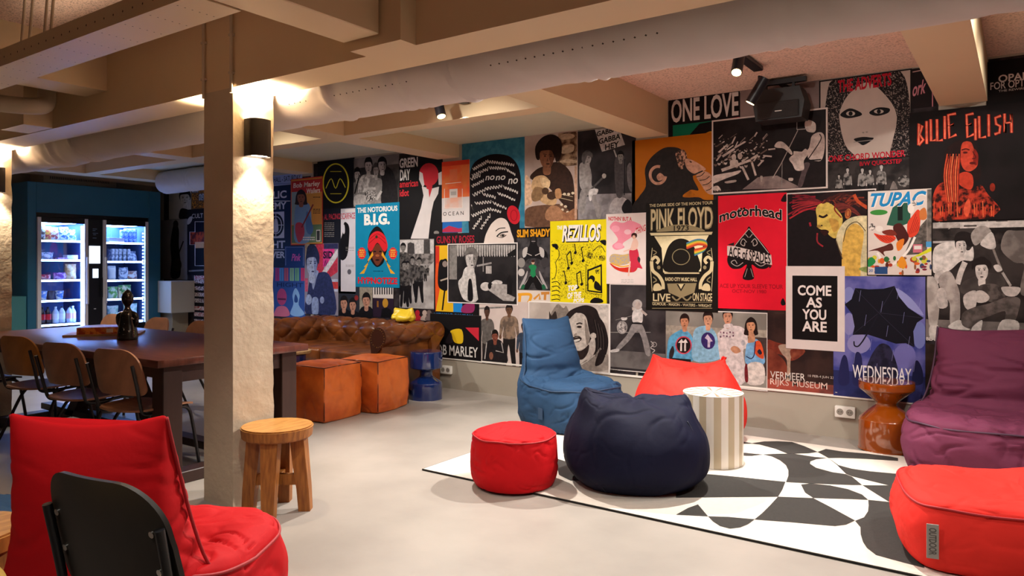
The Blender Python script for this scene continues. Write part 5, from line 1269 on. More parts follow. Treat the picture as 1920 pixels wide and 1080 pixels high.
# --- centre bay
p = Poster('teal poster of a woman with tall black lettered hair and a red flower', ZE, 280, 857, 115, 1085, ('#3f8199', '#2f6f8a', 12), 4)
p.sm('#171013', (340, 860), (345, 500), (380, 340), (480, 265), (600, 240), (730, 270), (810, 390), (825, 620), (800, 760), (810, 900), (770, 1085), (400, 1085))
p.sm('#d8c8bf', (480, 1085), (500, 980), (545, 890), (620, 830), (690, 850), (730, 950), (745, 1085)).sm('#171013', (400, 1085), (430, 950), (560, 820), (640, 800), (560, 870), (500, 980), (470, 1085)).ell(755, 800, 58, 88, '#c21f2c', 20, -.25).ring(758, 805, 30, 50, 6, '#8a101c', 16).line(K_, 8, (590, 950), (625, 925), (680, 920), smooth=True).line(K_, 12, (600, 1000), (640, 965), (705, 955), smooth=True).ell(655, 990, 28, 16, '#8a7a70').ell(657, 990, 10, 12, K_).line(K_, 5, (600, 1000), (650, 1010), (690, 985), smooth=True)
def squig(p, x0, y0, x1, y1, amp, n, col, w):
    pts = []
    for k in range(n*2+1):
        t = k/(n*2); pts.append((x0+(x1-x0)*t+(amp*.35 if k % 2 else -amp*.2), y0+(y1-y0)*t+(amp if k % 2 else -amp)*R_.uniform(.6, 1.1)))
    p.line(col, w, *pts, smooth=True)
cw = '#d9cfc8'
for (a, b, c, d, n) in ((380, 385, 520, 305, 8), (520, 310, 760, 340, 11), (375, 440, 520, 375, 7), (530, 365, 680, 375, 7), (690, 385, 770, 430, 5), (360, 470, 450, 440, 4), (370, 540, 480, 480, 6), (380, 620, 520, 555, 6), (500, 560, 650, 535, 6), (665, 545, 795, 595, 6), (470, 610, 590, 640, 5), (610, 600, 770, 665, 7), (370, 720, 380, 750, 2), (400, 695, 550, 680, 6), (565, 690, 690, 740, 5), (370, 810, 520, 750, 7), (520, 745, 640, 770, 5), (380, 930, 460, 820, 5), (450, 930, 540, 800, 5)):
    squig(p, a, b, c, d, 15, n, cw, 6)
p.text('no', 495, 580, 440, 480, cw, .01, .2).text('no', 590, 680, 440, 480, cw, .01, .2).text('no', 705, 795, 465, 515, cw, .01, .2); p.done()
p = Poster('sepia photo of a man in a dark jacket playing an acoustic guitar', ZG, 76, 586, 98, 1005, ('#b9a49a', '#a89288', 3), 5)
p.rect(400, 580, 95, 420, ('#4a3022', '#a08468', 14)).sm('#d0b89c', (430, 260), (450, 225), (545, 215), (540, 280), (440, 300)).sm('#c0a488', (420, 130), (480, 105), (555, 120), (540, 150), (440, 165)).sm('#c0a488', (410, 380), (480, 355), (570, 365), (560, 390)).sm('#6a4a38', (80, 1000), (80, 850), (200, 800), (560, 800), (560, 1000)).sm('#d8b090', (80, 520), (130, 560), (150, 760), (100, 800), (78, 780))
p.sm('#2c1d17', (130, 540), (180, 460), (260, 420), (380, 380), (480, 430), (545, 560), (550, 860), (440, 780), (300, 620)).face(290, 330, 150, 230, '#8a5a40', '#1f1410', '#241510', shade='#6a4230', turn=1).sm('#1f1410', (185, 340), (180, 230), (250, 140), (350, 115), (430, 180), (425, 330), (380, 380), (350, 280), (270, 240), (220, 300), (215, 360))
p.sm('#c09a70', (140, 620), (170, 530), (260, 510), (320, 570), (300, 640), (380, 700), (370, 790), (260, 780), (180, 700)).sm('#d8b48a', (230, 530), (320, 560), (300, 640), (240, 600)).sm('#8a6a4a', (180, 620), (270, 650), (230, 740), (160, 760), (140, 700)).ell(275, 660, 34, 34, '#3a281c').line('#2e2018', 60, (330, 690), (540, 740)).line('#c9b090', 5, (330, 670), (540, 715)).line('#c9b090', 5, (330, 705), (540, 755)).ell(335, 705, 45, 40, '#3a281e').sm('#b08058', (370, 650), (420, 640), (430, 720), (380, 730))
for x, y in ((430, 790), (470, 810), (440, 840), (490, 865), (460, 690), (500, 690), (540, 680)): p.ell(x, y, 15, 13, '#d8c4a8', 10)
p.sm('#9a6a4c', (290, 860), (380, 800), (470, 870), (560, 830), (560, 960), (330, 960)).sm('#a87858', (290, 940), (280, 860), (340, 800), (420, 830), (440, 930)).line('#c49a80', 22, (568, 420), (568, 930)); p.done()
p = Poster('black and white stage photo with a man holding up a lettered sign', ZG, 586, 1140, 55, 935, ('#221e20', '#332e30', 4), 4)
p.pg(('#6a6466', '#8a8486', 9), (590, 935), (590, 740), (760, 690), (1105, 680), (1105, 935)).sm('#b0a8a8', (890, 860), (940, 730), (1060, 740), (1030, 870)).pg('#cdc4c2', (752, 68), (980, 30), (1042, 215), (820, 282))
p.text('GABBA', 768, 965, 62, 112, K_, .03, 0, .14).text('GABBA', 790, 998, 130, 185, K_, .03, 0, .14).text('HEY', 850, 985, 195, 250, K_, .03, 0, .14).line(G3, 13, (935, 262), (1000, 440))
p.sm('#a39c9a', (620, 640), (600, 480), (615, 390), (690, 400), (720, 500), (720, 600), (740, 640)).sm('#8f8886', (620, 650), (740, 640), (770, 760), (810, 800), (810, 910), (770, 910), (740, 790), (680, 700), (650, 870), (600, 860)).face(680, 345, 80, 120, '#a39c9a', '#4a4648', K_).sm('#5f5a5b', (625, 360), (640, 290), (720, 290), (725, 340), (680, 320), (650, 400)).line('#aaa3a1', 20, (610, 520), (690, 600), (750, 640)).line('#5a5556', 18, (720, 640), (860, 500)).sm('#d6cfcd', (700, 650), (780, 640), (770, 690), (730, 700), (715, 755), (695, 740)).ell(840, 515, 20, 24, G3)
p.sm('#4d484a', (940, 440), (960, 330), (1030, 300), (1050, 460), (1020, 700), (960, 700)).face(1000, 330, 60, 90, G2, K_, K_).sm('#6b6567', (1060, 440), (1100, 400), (1108, 660), (1070, 600)).line('#17141a', 10, (1040, 350), (1035, 700)).sm('#141113', (1010, 820), (1060, 740), (1105, 780), (1105, 880), (1040, 880)); p.done()
p = Poster('comic style poster with orange block capitals and a green suited figure', ZH, 62, 467, 108, 850, ('#2b292b', '#454143', 14), 6)
p.rect(62, 467, 108, 228, '#181516').text('SLIM SHADY', 66, 462, 125, 220, '#e09a1c', .045).sm('#171416', (210, 330), (225, 230), (262, 210), (300, 235), (315, 330), (420, 400), (440, 560), (330, 480), (200, 480), (140, 560), (130, 420))
for s_ in (-1, 1):
    p.sm(G3, (262+s_*70, 340), (262+s_*125, 370), (262+s_*125, 460), (262+s_*85, 440)).line(G3, 9, (262+s_*20, 440), (262+s_*110, 400)).sm('#a39c9b', (262+s_*70, 620), (262+s_*120, 720), (262+s_*170, 830), (262+s_*130, 810), (262+s_*80, 700)).line(G3, 6, (262+s_*35, 680), (262+s_*110, 790)).sm('#1d5a3c', (262+s_*120, 780), (262+s_*150, 835), (262+s_*80, 840))
p.ell(118, 525, 45, 58, G2).ell(118, 640, 40, 45, G3).ell(400, 520, 48, 60, '#3a3638').ell(262, 255, 26, 40, '#2e2a2b').line(G3, 5, (240, 270), (285, 270)).ell(258, 520, 18, 28, '#c49a84').ell(258, 505, 20, 16, '#3a1c16').sm('#1f7a4a', (205, 570), (250, 545), (300, 570), (285, 620), (290, 670), (260, 700), (225, 660), (230, 610)).sm(K_, (215, 690), (260, 700), (300, 690), (370, 840), (300, 840), (258, 760), (200, 840), (150, 840)); p.done()
p = Poster('yellow poster with white jagged lettering and black music notes', ZH, 465, 1132, 20, 1000, '#e2cf14', 8)
p.rect(470, 560, 255, 1000, ('#e2cf14', '#8a7e10', 60, (.60, .66))).rect(560, 1080, 300, 960, ('#d9c716', '#6a6010', 110, (.56, .60)))
p.text('REZILLOS', 610, 1075, 78, 285, K_, .07, .25).text('REZILLOS', 604, 1068, 70, 272, '#ece6e0', .035, .25).text('THE', 545, 612, 85, 130, '#ece6e0', .03, .2)
p.sm(K_, (480, 310), (540, 300), (560, 340), (540, 370), (510, 340)).line(K_, 8, (490, 330), (560, 370), (570, 450), (530, 520), (540, 600), (520, 700), (485, 715), smooth=True)
for (a, b, c, d) in ((660, 440, 685, 590), (705, 385, 725, 530), (755, 300, 768, 405), (835, 345, 860, 500), (630, 620, 655, 765), (780, 660, 795, 820), (825, 625, 845, 780)): p.line(K_, 11, (a, b), (c, d)).ell(c-4, d, 17, 21, K_, 12, .5)
p.line(K_, 14, (660, 440), (705, 385)).line(K_, 14, (780, 660), (825, 625)).line(K_, 9, (835, 345), (862, 335)).line(K_, 9, (630, 620), (612, 628))
p.pg(K_, (905, 610), (1080, 540), (1085, 890), (905, 865)).pg('#d9c716', (925, 625), (1065, 570), (1065, 870), (920, 850)).ell(960, 720, 38, 45, K_).ell(945, 755, 28, 36, '#d9c716').sm(K_, (990, 830), (1000, 740), (1060, 790), (1065, 860)).ell(1030, 625, 30, 34, ('#d9c716', K_, 90)).sm(K_, (1055, 265), (1125, 255), (1125, 320), (1085, 300)).line(K_, 8, (970, 390), (1060, 320), (1120, 400), smooth=True).ell(935, 440, 42, 40, ('#b8a814', K_, 90)).ell(1085, 470, 40, 36, ('#b8a814', K_, 80)).line(K_, 7, (890, 540), (890, 880), (1085, 910), smooth=False)
for k in range(5): p.line(K_, 10, (482, 760+k*52), (545, 750+k*52), (585, 790+k*45), smooth=True)
p.text('TOP', 675, 790, 790, 860, '#ece6e0', .05, .15, .1).text('OF THE', 670, 835, 875, 950, '#ece6e0', .04, .15, .1).text('POPS', 740, 870, 950, 998, '#ece6e0', .05, .15, .1).sm(K_, (940, 1000), (990, 940), (1080, 960), (1085, 1000)); p.done()
p = Poster('large black and white portrait of a smiling man with long dark locks', ZO, 88, 1183, 122, 1035, ('#bfb3aa', '#a99c93', 3), 8, border='#e2dad4', bw=.010)
p.sm('#8a7d74', (350, 400), (470, 150), (560, 200), (600, 170), (640, 300), (560, 420)).sm('#2a2220', (370, 240), (400, 300), (455, 240), (475, 390), (380, 390)).rect(1030, 1165, 140, 430, '#cfc4bb')
p.sm('#1e1717', (585, 330), (640, 240), (760, 180), (880, 160), (1000, 210), (1050, 320), (1120, 430), (1165, 620), (1150, 780), (1090, 930), (1020, 975), (960, 830), (900, 640), (840, 360), (740, 260), (650, 340)).sm('#9a8d84', (760, 1030), (830, 920), (980, 830), (1060, 730), (1100, 830), (1165, 830), (1165, 1030)).sm('#c8bab0', (860, 880), (920, 640), (980, 600), (990, 760), (930, 870))
p.sm('#cbbdb3', (650, 350), (720, 275), (810, 270), (870, 330), (900, 480), (920, 580), (890, 690), (850, 730), (740, 770), (690, 700), (690, 560), (680, 430)).sm('#8f8178', (850, 340), (900, 500), (915, 620), (880, 700), (860, 600), (850, 480)).sm('#241b1a', (690, 760), (780, 775), (850, 740), (905, 690), (890, 800), (820, 890), (740, 880), (710, 830)).sm('#c4b6ac', (920, 560), (970, 530), (1010, 570), (980, 610), (940, 610)).line('#241b1a', 18, (735, 415), (780, 400), (815, 412), smooth=True).ell(775, 452, 34, 16, '#241b1a').sm('#9a8b81', (700, 560), (735, 530), (745, 560), (715, 580)).sm('#2a1f1d', (690, 610), (760, 590), (805, 600), (790, 640), (720, 660)).sm('#ded5cd', (700, 630), (770, 615), (785, 630), (720, 655)).line('#241b1a', 14, (690, 600), (740, 580), (790, 590), smooth=True)
for k in range(7): p.line('#4a3f3c' if k % 2 else '#0f0b0b', 8, (960+k*22, 330+k*25), (1010+k*18, 600), (1000+k*20, 860), smooth=True)
p.sm('#1e1717', (990, 980), (1010, 860), (1060, 760), (1130, 780), (1090, 930)); p.line('#d8cdc4', 10, (800, 960), (900, 900), (980, 830), smooth=True); p.done()
p = Poster('pale pink poster with a pink cloud and a woman in a red dress', ZN, 58, 302, 66, 500, '#dfd0cb', 7)
p.sm('#e58a9c', (80, 150), (110, 115), (160, 125), (200, 110), (250, 125), (275, 145), (240, 170), (215, 210), (160, 250), (170, 275), (120, 290), (95, 265), (130, 230), (110, 190)).ell(190, 180, 22, 16, '#eab8c0').ell(115, 160, 26, 20, '#ee9fb0').ell(135, 265, 28, 18, '#ee9fb0').text("NOTHIN' BUT A", 72, 215, 86, 112, '#c8323c', .03, 0, -.05).text('THING', 240, 300, 145, 185, '#c8323c', .02, 0, .35)
p.sm('#c8301f', (80, 370), (140, 400), (245, 390), (230, 425), (160, 425), (110, 405)).sm(('#a89a94', '#c8a860', 60), (78, 340), (100, 315), (160, 320), (205, 315), (200, 370), (130, 385), (85, 370)).line('#e0a030', 8, (90, 372), (150, 392), (205, 385), smooth=True).sm('#c83048', (200, 290), (235, 270), (255, 300), (265, 370), (280, 405), (250, 400), (215, 425), (205, 360)).sm('#e0b8a8', (215, 250), (235, 215), (255, 245), (245, 285), (210, 290)).ell(230, 202, 18, 17, '#3a1c18').ell(228, 212, 10, 12, '#d8a890').line('#e0b8a8', 9, (205, 360), (195, 450)).line('#e0b8a8', 8, (212, 285), (165, 300)).sm('#3a3438', (255, 330), (268, 345), (262, 370), (250, 350)); strip(p, G3, 150, 225, (470, 480, 488), 4, 5, R_); p.done()
p = Poster('black and white stage photo of a singer with legs wide apart', ZN, 78, 428, 500, 1040, ('#292426', '#3f393a', 4), 5, border='#dcd3ce', bw=.008)
p.rect(82, 420, 505, 640, ('#4a4546', '#332e30', 3)).rect(82, 420, 915, 1020, ('#6a6462', '#554f4e', 6)).line(G2, 5, (82, 795), (330, 795)).sm(W_, (150, 705), (185, 705), (180, 720), (155, 720)).ring(155, 765, 30, 38, 4, G3, 18).ell(155, 765, 26, 34, ('#5a5455', G3, 60)).line(G2, 3, (115, 720), (230, 690)).sm('#d8d0cc', (222, 735), (218, 680), (240, 640), (275, 645), (282, 700), (272, 740)).sm('#8f8886', (220, 740), (272, 740), (310, 830), (330, 930), (300, 930), (275, 830), (245, 790), (195, 850), (130, 910), (118, 890), (185, 810)).ell(248, 625, 30, 32, G3).ell(250, 630, 17, 24, '#b8a8a0').line('#c4b4ac', 15, (225, 660), (222, 640)).line('#b8a8a0', 14, (272, 660), (305, 690)).sm('#c8c0bc', (85, 905), (130, 895), (135, 912), (90, 918)).rect(215, 275, 735, 745, K_).line(G3, 5, (330, 850), (350, 870), (330, 890), (355, 905), (340, 920), smooth=True).ring(352, 870, 14, 14, 4, G3).text('ZEPPELIN.', 82, 160, 1024, 1038, '#2a2624', .03); p.done()

# --- right bay
p = Poster('orange poster with the dark profile of a thinking ape', ZP, 38, 1004, 168, 1080, '#b0620c', 4)
p.sm('#1f1a19', (40, 1080), (110, 900), (200, 760), (190, 560), (260, 420), (400, 310), (520, 292), (620, 320), (690, 420), (900, 540), (890, 580), (760, 640), (830, 800), (760, 800), (720, 810), (640, 880), (830, 890), (900, 920), (1050, 940), (1060, 1080)).ring(345, 625, 92, 102, 34, '#c8957c', 30, .15, 5.0).ell(350, 620, 55, 65, '#241d1b').sm('#c8957c', (330, 640), (370, 600), (420, 640), (400, 680), (350, 690)).sm(('#c49378', '#3a2a24', 45), (555, 370), (600, 330), (660, 330), (690, 400), (660, 480), (640, 560), (590, 520), (570, 440)).sm('#cf9b80', (680, 430), (780, 460), (910, 545), (880, 580), (780, 610), (700, 560), (670, 490)).ell(735, 468, 16, 9, '#3a2018', 10, .4)
p.sm('#c99579', (800, 630), (900, 580), (985, 640), (1000, 800), (990, 860), (920, 830), (860, 740))
for (a, b, c, d) in ((800, 650, 900, 590), (840, 690, 960, 640), (875, 745, 985, 690), (920, 810, 1000, 750)): p.line('#241a18', 9, (a, b), ((a+c)/2+10, (b+d)/2+12), (c, d), smooth=True)
p.line('#1f1a19', 16, (770, 625), (880, 575)); p.sm('#b0620c', (640, 885), (715, 815), (760, 830), (790, 885)); p.done()
p = Poster('black poster with two tall white capital words and a green picture', ZT, -438, 385, -95, 400, '#171314', 2, border='#2a2626', bw=.004)
p.z = PX; p.text('ONE LOVE', 1259, 1385, 180, 224, '#d2c6c0', .022).rect(1262, 1388, 228, 262, '#0f6b4d').pg(K_, (1285, 262), (1312, 232), (1345, 226), (1388, 240), (1388, 262)).pg('#c22a3a', (1345, 226), (1388, 219), (1388, 228), (1350, 232)).sm('#b8801c', (1315, 256), (1335, 246), (1345, 262), (1315, 266)); p.done()
p = Poster('plain mauve grey sheet behind the hanging loudspeaker', PX, 1388, 1537, 157, 262, ('#8f7b76', '#7d6a66', 3), 1); p.done()
p = Poster('wide black and white concert photo of a bare backed guitarist facing a crowd', ZT, 66, 1404, 118, 1012, ('#191314', '#241d1d', 6), 8, border='#d5c6bf', bw=.012)
cr_ = random.Random(4)
for k in range(85):
    t = cr_.random(); x = 95+cr_.random()*640*(1-.15*t); y = 390+t*330+(x-95)*.02; r = 9+t*16
    c = ('#b8a49c', '#8a766e', '#6a5850', '#d0beb6')[cr_.randrange(4)]
    if k % 3: p.ell(x, y, r*.8, r, c, 9); p.ell(x, y-r*.6, r*.85, r*.55, '#17100f', 8)
    else: p.line(c, 8+t*12, (x, y), (x+30+cr_.random()*50, y-30-cr_.random()*40))
for (a, b, c, d, w) in ((190, 610, 330, 520, 26), (330, 510, 450, 440, 20), (180, 770, 380, 700, 36), (380, 700, 520, 650, 28), (520, 640, 600, 590, 24), (420, 730, 490, 880, 26), (530, 680, 575, 830, 24), (600, 720, 655, 660, 18), (150, 560, 250, 470, 20), (560, 380, 590, 330, 16), (300, 460, 340, 380, 16), (660, 600, 760, 610, 18), (720, 530, 800, 520, 16)): p.line('#c8b5ac', w, (a, b), (c, d))
p.ell(322, 620, 26, 38, '#c8b5ac').ell(392, 605, 27, 38, '#c4b0a6').sm('#c8b5ac', (280, 660), (290, 720), (370, 720), (360, 650)).sm('#d0beb6', (80, 840), (180, 810), (300, 790), (400, 770), (370, 810), (240, 860), (120, 910), (85, 920)).sm('#cdbab1', (85, 960), (140, 950), (170, 1005), (85, 1005)).sm('#b8a49c', (220, 900), (340, 880), (340, 905), (240, 920))
p.pg(('#6a5a58', '#8a7874', 10), (420, 990), (600, 850), (820, 830), (1080, 960), (1080, 975)).sm('#cdbab1', (1200, 470), (1225, 370), (1310, 330), (1365, 370), (1370, 520), (1325, 660), (1190, 640), (1180, 560)).sm('#1a1314', (1130, 690), (1320, 670), (1385, 760), (1385, 950), (1120, 950)).sm('#5a4a4c', (1130, 690), (1200, 690), (1160, 800), (1110, 955), (1060, 950), (1100, 800)).sm('#d2c0b7', (960, 640), (1010, 590), (1090, 570), (1150, 520), (1180, 580), (1130, 660), (1130, 760), (1040, 770), (1000, 700)).line('#cdbab1', 44, (1270, 370), (1180, 560), (1010, 570), smooth=True).sm('#c8b5ac', (790, 490), (830, 440), (900, 450), (990, 550), (985, 590), (900, 520), (820, 510)).line('#2a1f1f', 12, (1310, 350), (1325, 420), (1180, 640), smooth=True).rect(1150, 1330, 645, 660, K_)
p.sm('#d0beb5', (1140, 250), (1150, 200), (1200, 180), (1265, 200), (1275, 270), (1250, 330), (1180, 325), (1155, 300)).sm('#1a1212', (1140, 190), (1180, 140), (1270, 130), (1325, 190), (1310, 290), (1270, 320), (1265, 230), (1200, 190)).line('#b8a8a0', 10, (1170, 290), (1050, 300)).line('#b0a098', 9, (1060, 310), (870, 690), (770, 860)).line(G3, 6, (1050, 300), (1050, 175)).line(G2, 8, (880, 680), (875, 960)).sm('#d0beb5', (955, 860), (1005, 860), (1000, 890), (960, 890)).sm('#b8a49c', (625, 840), (655, 840), (640, 910)); p.z = PX
p.text('DAVID', 1338, 1372, 356, 361, '#2a2020', .02); p.done()
p = Poster('black tour poster with cream ornament and a pale arch over a colour stripe', ZQ, 36, 682, 62, 1048, '#17130f', 7)
cc = '#c9b88f'; c2 = '#8a7c5c'
p.text('THE DARK SIDE OF THE MOON TOUR', 66, 636, 72, 100, cc, .02).text('PINK FLOYD', 76, 640, 115, 320, c2, .035).text('PINK FLOYD', 82, 632, 122, 308, cc, .01).sm(c2, (130, 335), (230, 285), (350, 268), (470, 285), (565, 330), (350, 325)).text('1973', 285, 420, 278, 325, '#1d1712', .02)
p.pg(cc, (70, 345), (635, 335), (625, 360), (80, 368)).pg(('#b5a680', '#e0d2a8', 4), (110, 375), (600, 365), (545, 470), (530, 690), (190, 700), (175, 480)).sm('#1b1612', (205, 690), (215, 520), (270, 425), (350, 395), (430, 425), (490, 520), (510, 690))
for k, c in enumerate(('#3f6f9e', '#6f9a4a', '#d8b23c', '#d8782c', '#b8402c')): p.line(c, 16, (400, 440-k*0+k*11), (500, 405+k*11), (575, 425+k*9), (560, 500-k*6), (470, 545-k*12), smooth=True)
p.ring(350, 560, 78, 70, 7, c2, 24).pg(cc, (200, 700), (515, 700), (515, 712), (200, 712)).text('RADIO CITY MUSIC HALL', 208, 495, 745, 778, cc, .03).pg(c2, (225, 800), (490, 795), (470, 880), (350, 930), (240, 880)).pg('#1b1612', (310, 805), (390, 803), (350, 870)).pg(cc, (325, 805), (375, 804), (350, 850))
for s_ in (-1, 1):
    q = lambda x: 357+s_*(357-x)
    p.line(cc, 26, (q(85), 590), (q(120), 560), (q(150), 590), (q(130), 620), smooth=True).line(cc, 30, (q(85), 600), (q(95), 680), (q(150), 730), (q(185), 790), (q(190), 850), smooth=True).sm(cc, (q(100), 860), (q(110), 810), (q(150), 800), (q(180), 850), (q(140), 865)).line(c2, 8, (q(100), 500), (q(130), 520), (q(100), 545), smooth=True).line(c2, 10, (q(100), 740), (q(130), 770), (q(100), 790), smooth=True).ell(q(150), 655, 16, 18, c2, 10)
    p.line(cc, 5, (q(92), 480), (q(75), 640), (q(90), 870))
    p.line(c2, 14, (q(270), 915), (q(310), 950), (q(350), 920), smooth=True)
p.text('LIVE', 98, 255, 890, 960, cc, .02).text('ON STAGE', 455, 630, 885, 958, cc, .02).text('GILMOUR - MASON - WATERS - WRIGHT', 92, 625, 978, 1003, cc, .01).line(c2, 5, (90, 968), (630, 968)).line(c2, 6, (90, 1022), (630, 1022)); p.done()
p = Poster('bright red poster with a black playing card spade and banner', ZR, 33, 610, 65, 1035, '#d8182e', 6)
p.text('motorhead', 42, 572, 205, 300, '#e4d2cc', .05, 0, 0, 1, False, .045).text('motorhead', 45, 569, 207, 297, '#170f10', .025, 0, 0, 1, False, .045).ell(228, 188, 10, 9, '#170f10', 8).ell(252, 184, 10, 9, '#170f10', 8)
p.sm('#170f10', (293, 335), (330, 400), (400, 470), (465, 560), (480, 640), (440, 690), (370, 690), (315, 660), (335, 775), (240, 775), (275, 660), (220, 690), (150, 690), (112, 640), (120, 570), (190, 470), (260, 400))
for s_ in (-1, 1):
    p.line('#c4b4ae', 5, (293, 355), (293+s_*80, 450), (293+s_*165, 560), smooth=True).line('#b0a29c', 7, (293+s_*20, 470), (293+s_*50, 440), (293+s_*70, 480), (293+s_*40, 500), (293+s_*35, 470), smooth=True).line('#b0a29c', 6, (293+s_*50, 640), (293+s_*100, 670), (293+s_*150, 640), (293+s_*120, 620), (293+s_*100, 650), smooth=True).line('#b0a29c', 6, (293+s_*5, 430), (293+s_*30, 400), smooth=False).line('#b0a29c', 4, (293+s_*14, 690), (293+s_*36, 762))
p.pg('#cfc0ba', (110, 500), (160, 500), (480, 575), (488, 660), (460, 655), (110, 580)).pg('#2a1c1e', (110, 490), (170, 470), (165, 500)).pg('#2a1c1e', (440, 655), (488, 665), (470, 690)).text('ACE of SPADES', 122, 475, 532, 622, '#170f10', .02, 0, -.19)
p.text('ACE UP YOUR SLEEVE TOUR', 45, 580, 822, 858, '#96101f', .02).text('OCT-NOV 1980', 150, 440, 868, 898, '#96101f', .02).sm('#170f10', (560, 975), (580, 940), (602, 985), (590, 1000), (570, 1000)).sm('#170f10', (562, 115), (600, 60), (610, 120), (585, 130)); p.done()
p = Poster('colour photo of four young men in pale blue and white jumpers', ZS, 52, 1350, 88, 1042, ('#77726b', '#8a857c', 3), 5, border='#ddd5cf', bw=.007)
p.rect(60, 1345, 300, 420, '#a89f90').rect(1080, 1345, 420, 900, '#3a302e')
p.sm('#5fa8d0', (70, 1000), (80, 560), (110, 420), (200, 350), (290, 325), (390, 400), (410, 560), (400, 720), (140, 720)).sm('#2a2326', (110, 600), (150, 530), (170, 600), (140, 690), (105, 690)).rect(135, 380, 690, 745, '#1c1718').ell(287, 520, 105, 115, '#c24a5c').ell(287, 520, 88, 98, '#1d1213')
for x in (255, 305): p.pg(W_, (x-12, 595), (x-8, 490), (x-38, 490), (x+8, 440), (x+36, 490), (x+12, 490), (x+12, 595))
p.face(300, 225, 110, 165, '#c98a68', '#231512', '#3a1c14')
p.sm('#8dbcd8', (420, 720), (400, 480), (430, 320), (540, 275), (620, 290), (700, 380), (735, 560), (735, 700)).ell(597, 465, 88, 108, '#3a2a6a', 24, -.2).pg('#cdbfd6', (590, 380), (655, 470), (625, 475), (620, 548), (590, 548), (592, 455), (555, 430)).face(597, 195, 118, 185, '#d09a7a', '#1f1412', '#3a1c14')
p.sm('#d6cac8', (740, 640), (720, 420), (730, 360), (820, 290), (960, 275), (1060, 320), (1100, 440), (1090, 560), (1040, 600), (1070, 980), (820, 1000)).face(845, 165, 118, 190, '#c98f72', '#1d1412', '#3a1c14').sm('#d6cac8', (805, 300), (805, 255), (900, 250), (905, 300)).sm('#c08a6a', (880, 570), (920, 530), (980, 550), (1010, 600), (940, 625)).ell(1040, 490, 26, 36, '#b8b4b8')
for k in range(10): p.rect(745+(k % 5)*40, 765+(k % 5)*40, 345+(k//5)*45+(k % 3)*6, 368+(k//5)*45+(k % 3)*6, '#6a4a5a' if k % 2 else '#a07a8a')
p.face(1140, 275, 120, 165, '#c98f6c', '#1d1311', '#3a1c14', long=.7).sm('#78a9d2', (1080, 760), (1075, 560), (1100, 490), (1180, 440), (1240, 470), (1300, 620), (1300, 760)).sm('#c08a6a', (1100, 480), (1120, 360), (1180, 380), (1190, 470), (1130, 490)).sm('#d2502c', (1195, 480), (1250, 470), (1290, 560), (1300, 690), (1220, 660), (1180, 590)).sm('#1d1a2a', (1220, 600), (1250, 570), (1280, 620), (1250, 640)).line('#1d1d3a', 12, (1195, 470), (1180, 640), (1140, 690), (1080, 660), smooth=True).sm('#d8cec6', (1090, 1000), (1100, 760), (1290, 760), (1300, 1000)).sm('#5a1c20', (1065, 970), (1060, 800), (1090, 760), (1105, 970)); p.done()
p = Poster('dark museum poster with thin white capitals over brown and red paint', ZU, 82, 786, 90, 1012, ('#2a1d1c', '#3a2824', 5), 5)
p.sm('#7a3426', (85, 440), (200, 470), (480, 540), (400, 640), (300, 660), (240, 600), (90, 560)).sm(('#5f281e', '#7a3a2a', 8), (85, 560), (200, 600), (290, 720), (300, 1005), (85, 1005)).sm('#b59a86', (200, 500), (300, 490), (370, 560), (330, 640), (325, 900), (290, 900), (290, 660), (240, 590)).sm(('#8a4a34', '#6a2f24', 14), (330, 540), (480, 545), (420, 620), (350, 650)).rect(82, 786, 890, 1008, ('#a04a3c', '#6a3a34', 5)).line('#4a3a34', 6, (150, 150), (260, 155)).text('VERMEER', 112, 485, 785, 860, '#e0d4cc', .006).text('10 FEB-4 JUN 23', 515, 790, 818, 850, '#cfc2ba', .006).text('RIJKS MUSEUM', 112, 720, 872, 960, '#e6c9bc', .008); p.done()
p = Poster('white edged black poster with four lines of white capitals', PX, 1474.5, 1584.5, 499, 656, '#dccfcb', 8)
p.rect(1486.5, 1571, 517, 638, '#151112')
for t, a, b, c in (('COME', 1496.5, 1559.5, 545), ('AS', 1512, 1542, 567.5), ('YOU', 1505, 1550, 590), ('ARE', 1505, 1551, 612.5)): p.text(t, a, b, c-10.2, c+9.4, '#e6dcd8', .028)
p.done()
p = Poster('colour photo of a shouting singer with flying red locks on black', ZV, 26, 960, 72, 1035, '#150f11', 5, border='#dccfca', bw=.009)
for (a, b, c, d) in ((330, 130, 60, 200), (320, 90, 150, 80), (340, 180, 80, 240), (320, 210, 45, 320), (330, 150, 120, 130), (330, 270, 150, 290), (340, 240, 60, 360)): p.line(R_.choice(('#8a1c2c', '#b02a30', '#c24a24', '#6a1424')), 15, (a, b), ((a+c)/2, (b+d)/2-20), (c, d), smooth=True)
p.sm('#1f1214', (350, 180), (420, 100), (600, 75), (780, 120), (860, 200), (860, 330), (700, 340), (640, 280), (560, 260), (500, 200), (400, 200)).sm('#d8b95a', (335, 260), (380, 205), (470, 195), (560, 270), (610, 350), (600, 440), (545, 560), (480, 540), (440, 490), (380, 470), (350, 440), (345, 350)).done_hair().line('#231310', 22, (365, 330), (410, 345), (455, 320), smooth=True).sm('#2a1210', (380, 480), (440, 475), (470, 500), (430, 540), (400, 520)).ell(365, 440, 22, 16, '#a8823c').ell(395, 432, 10, 8, '#2a1a10').sm('#c89a48', (470, 360), (560, 380), (570, 460), (520, 500), (490, 440)).line('#8a2a20', 14, (545, 210), (530, 270), (600, 350), smooth=True).ell(668, 310, 32, 55, '#c0703a', 14, .2).ring(668, 305, 20, 36, 8, '#8a2c24', 14)
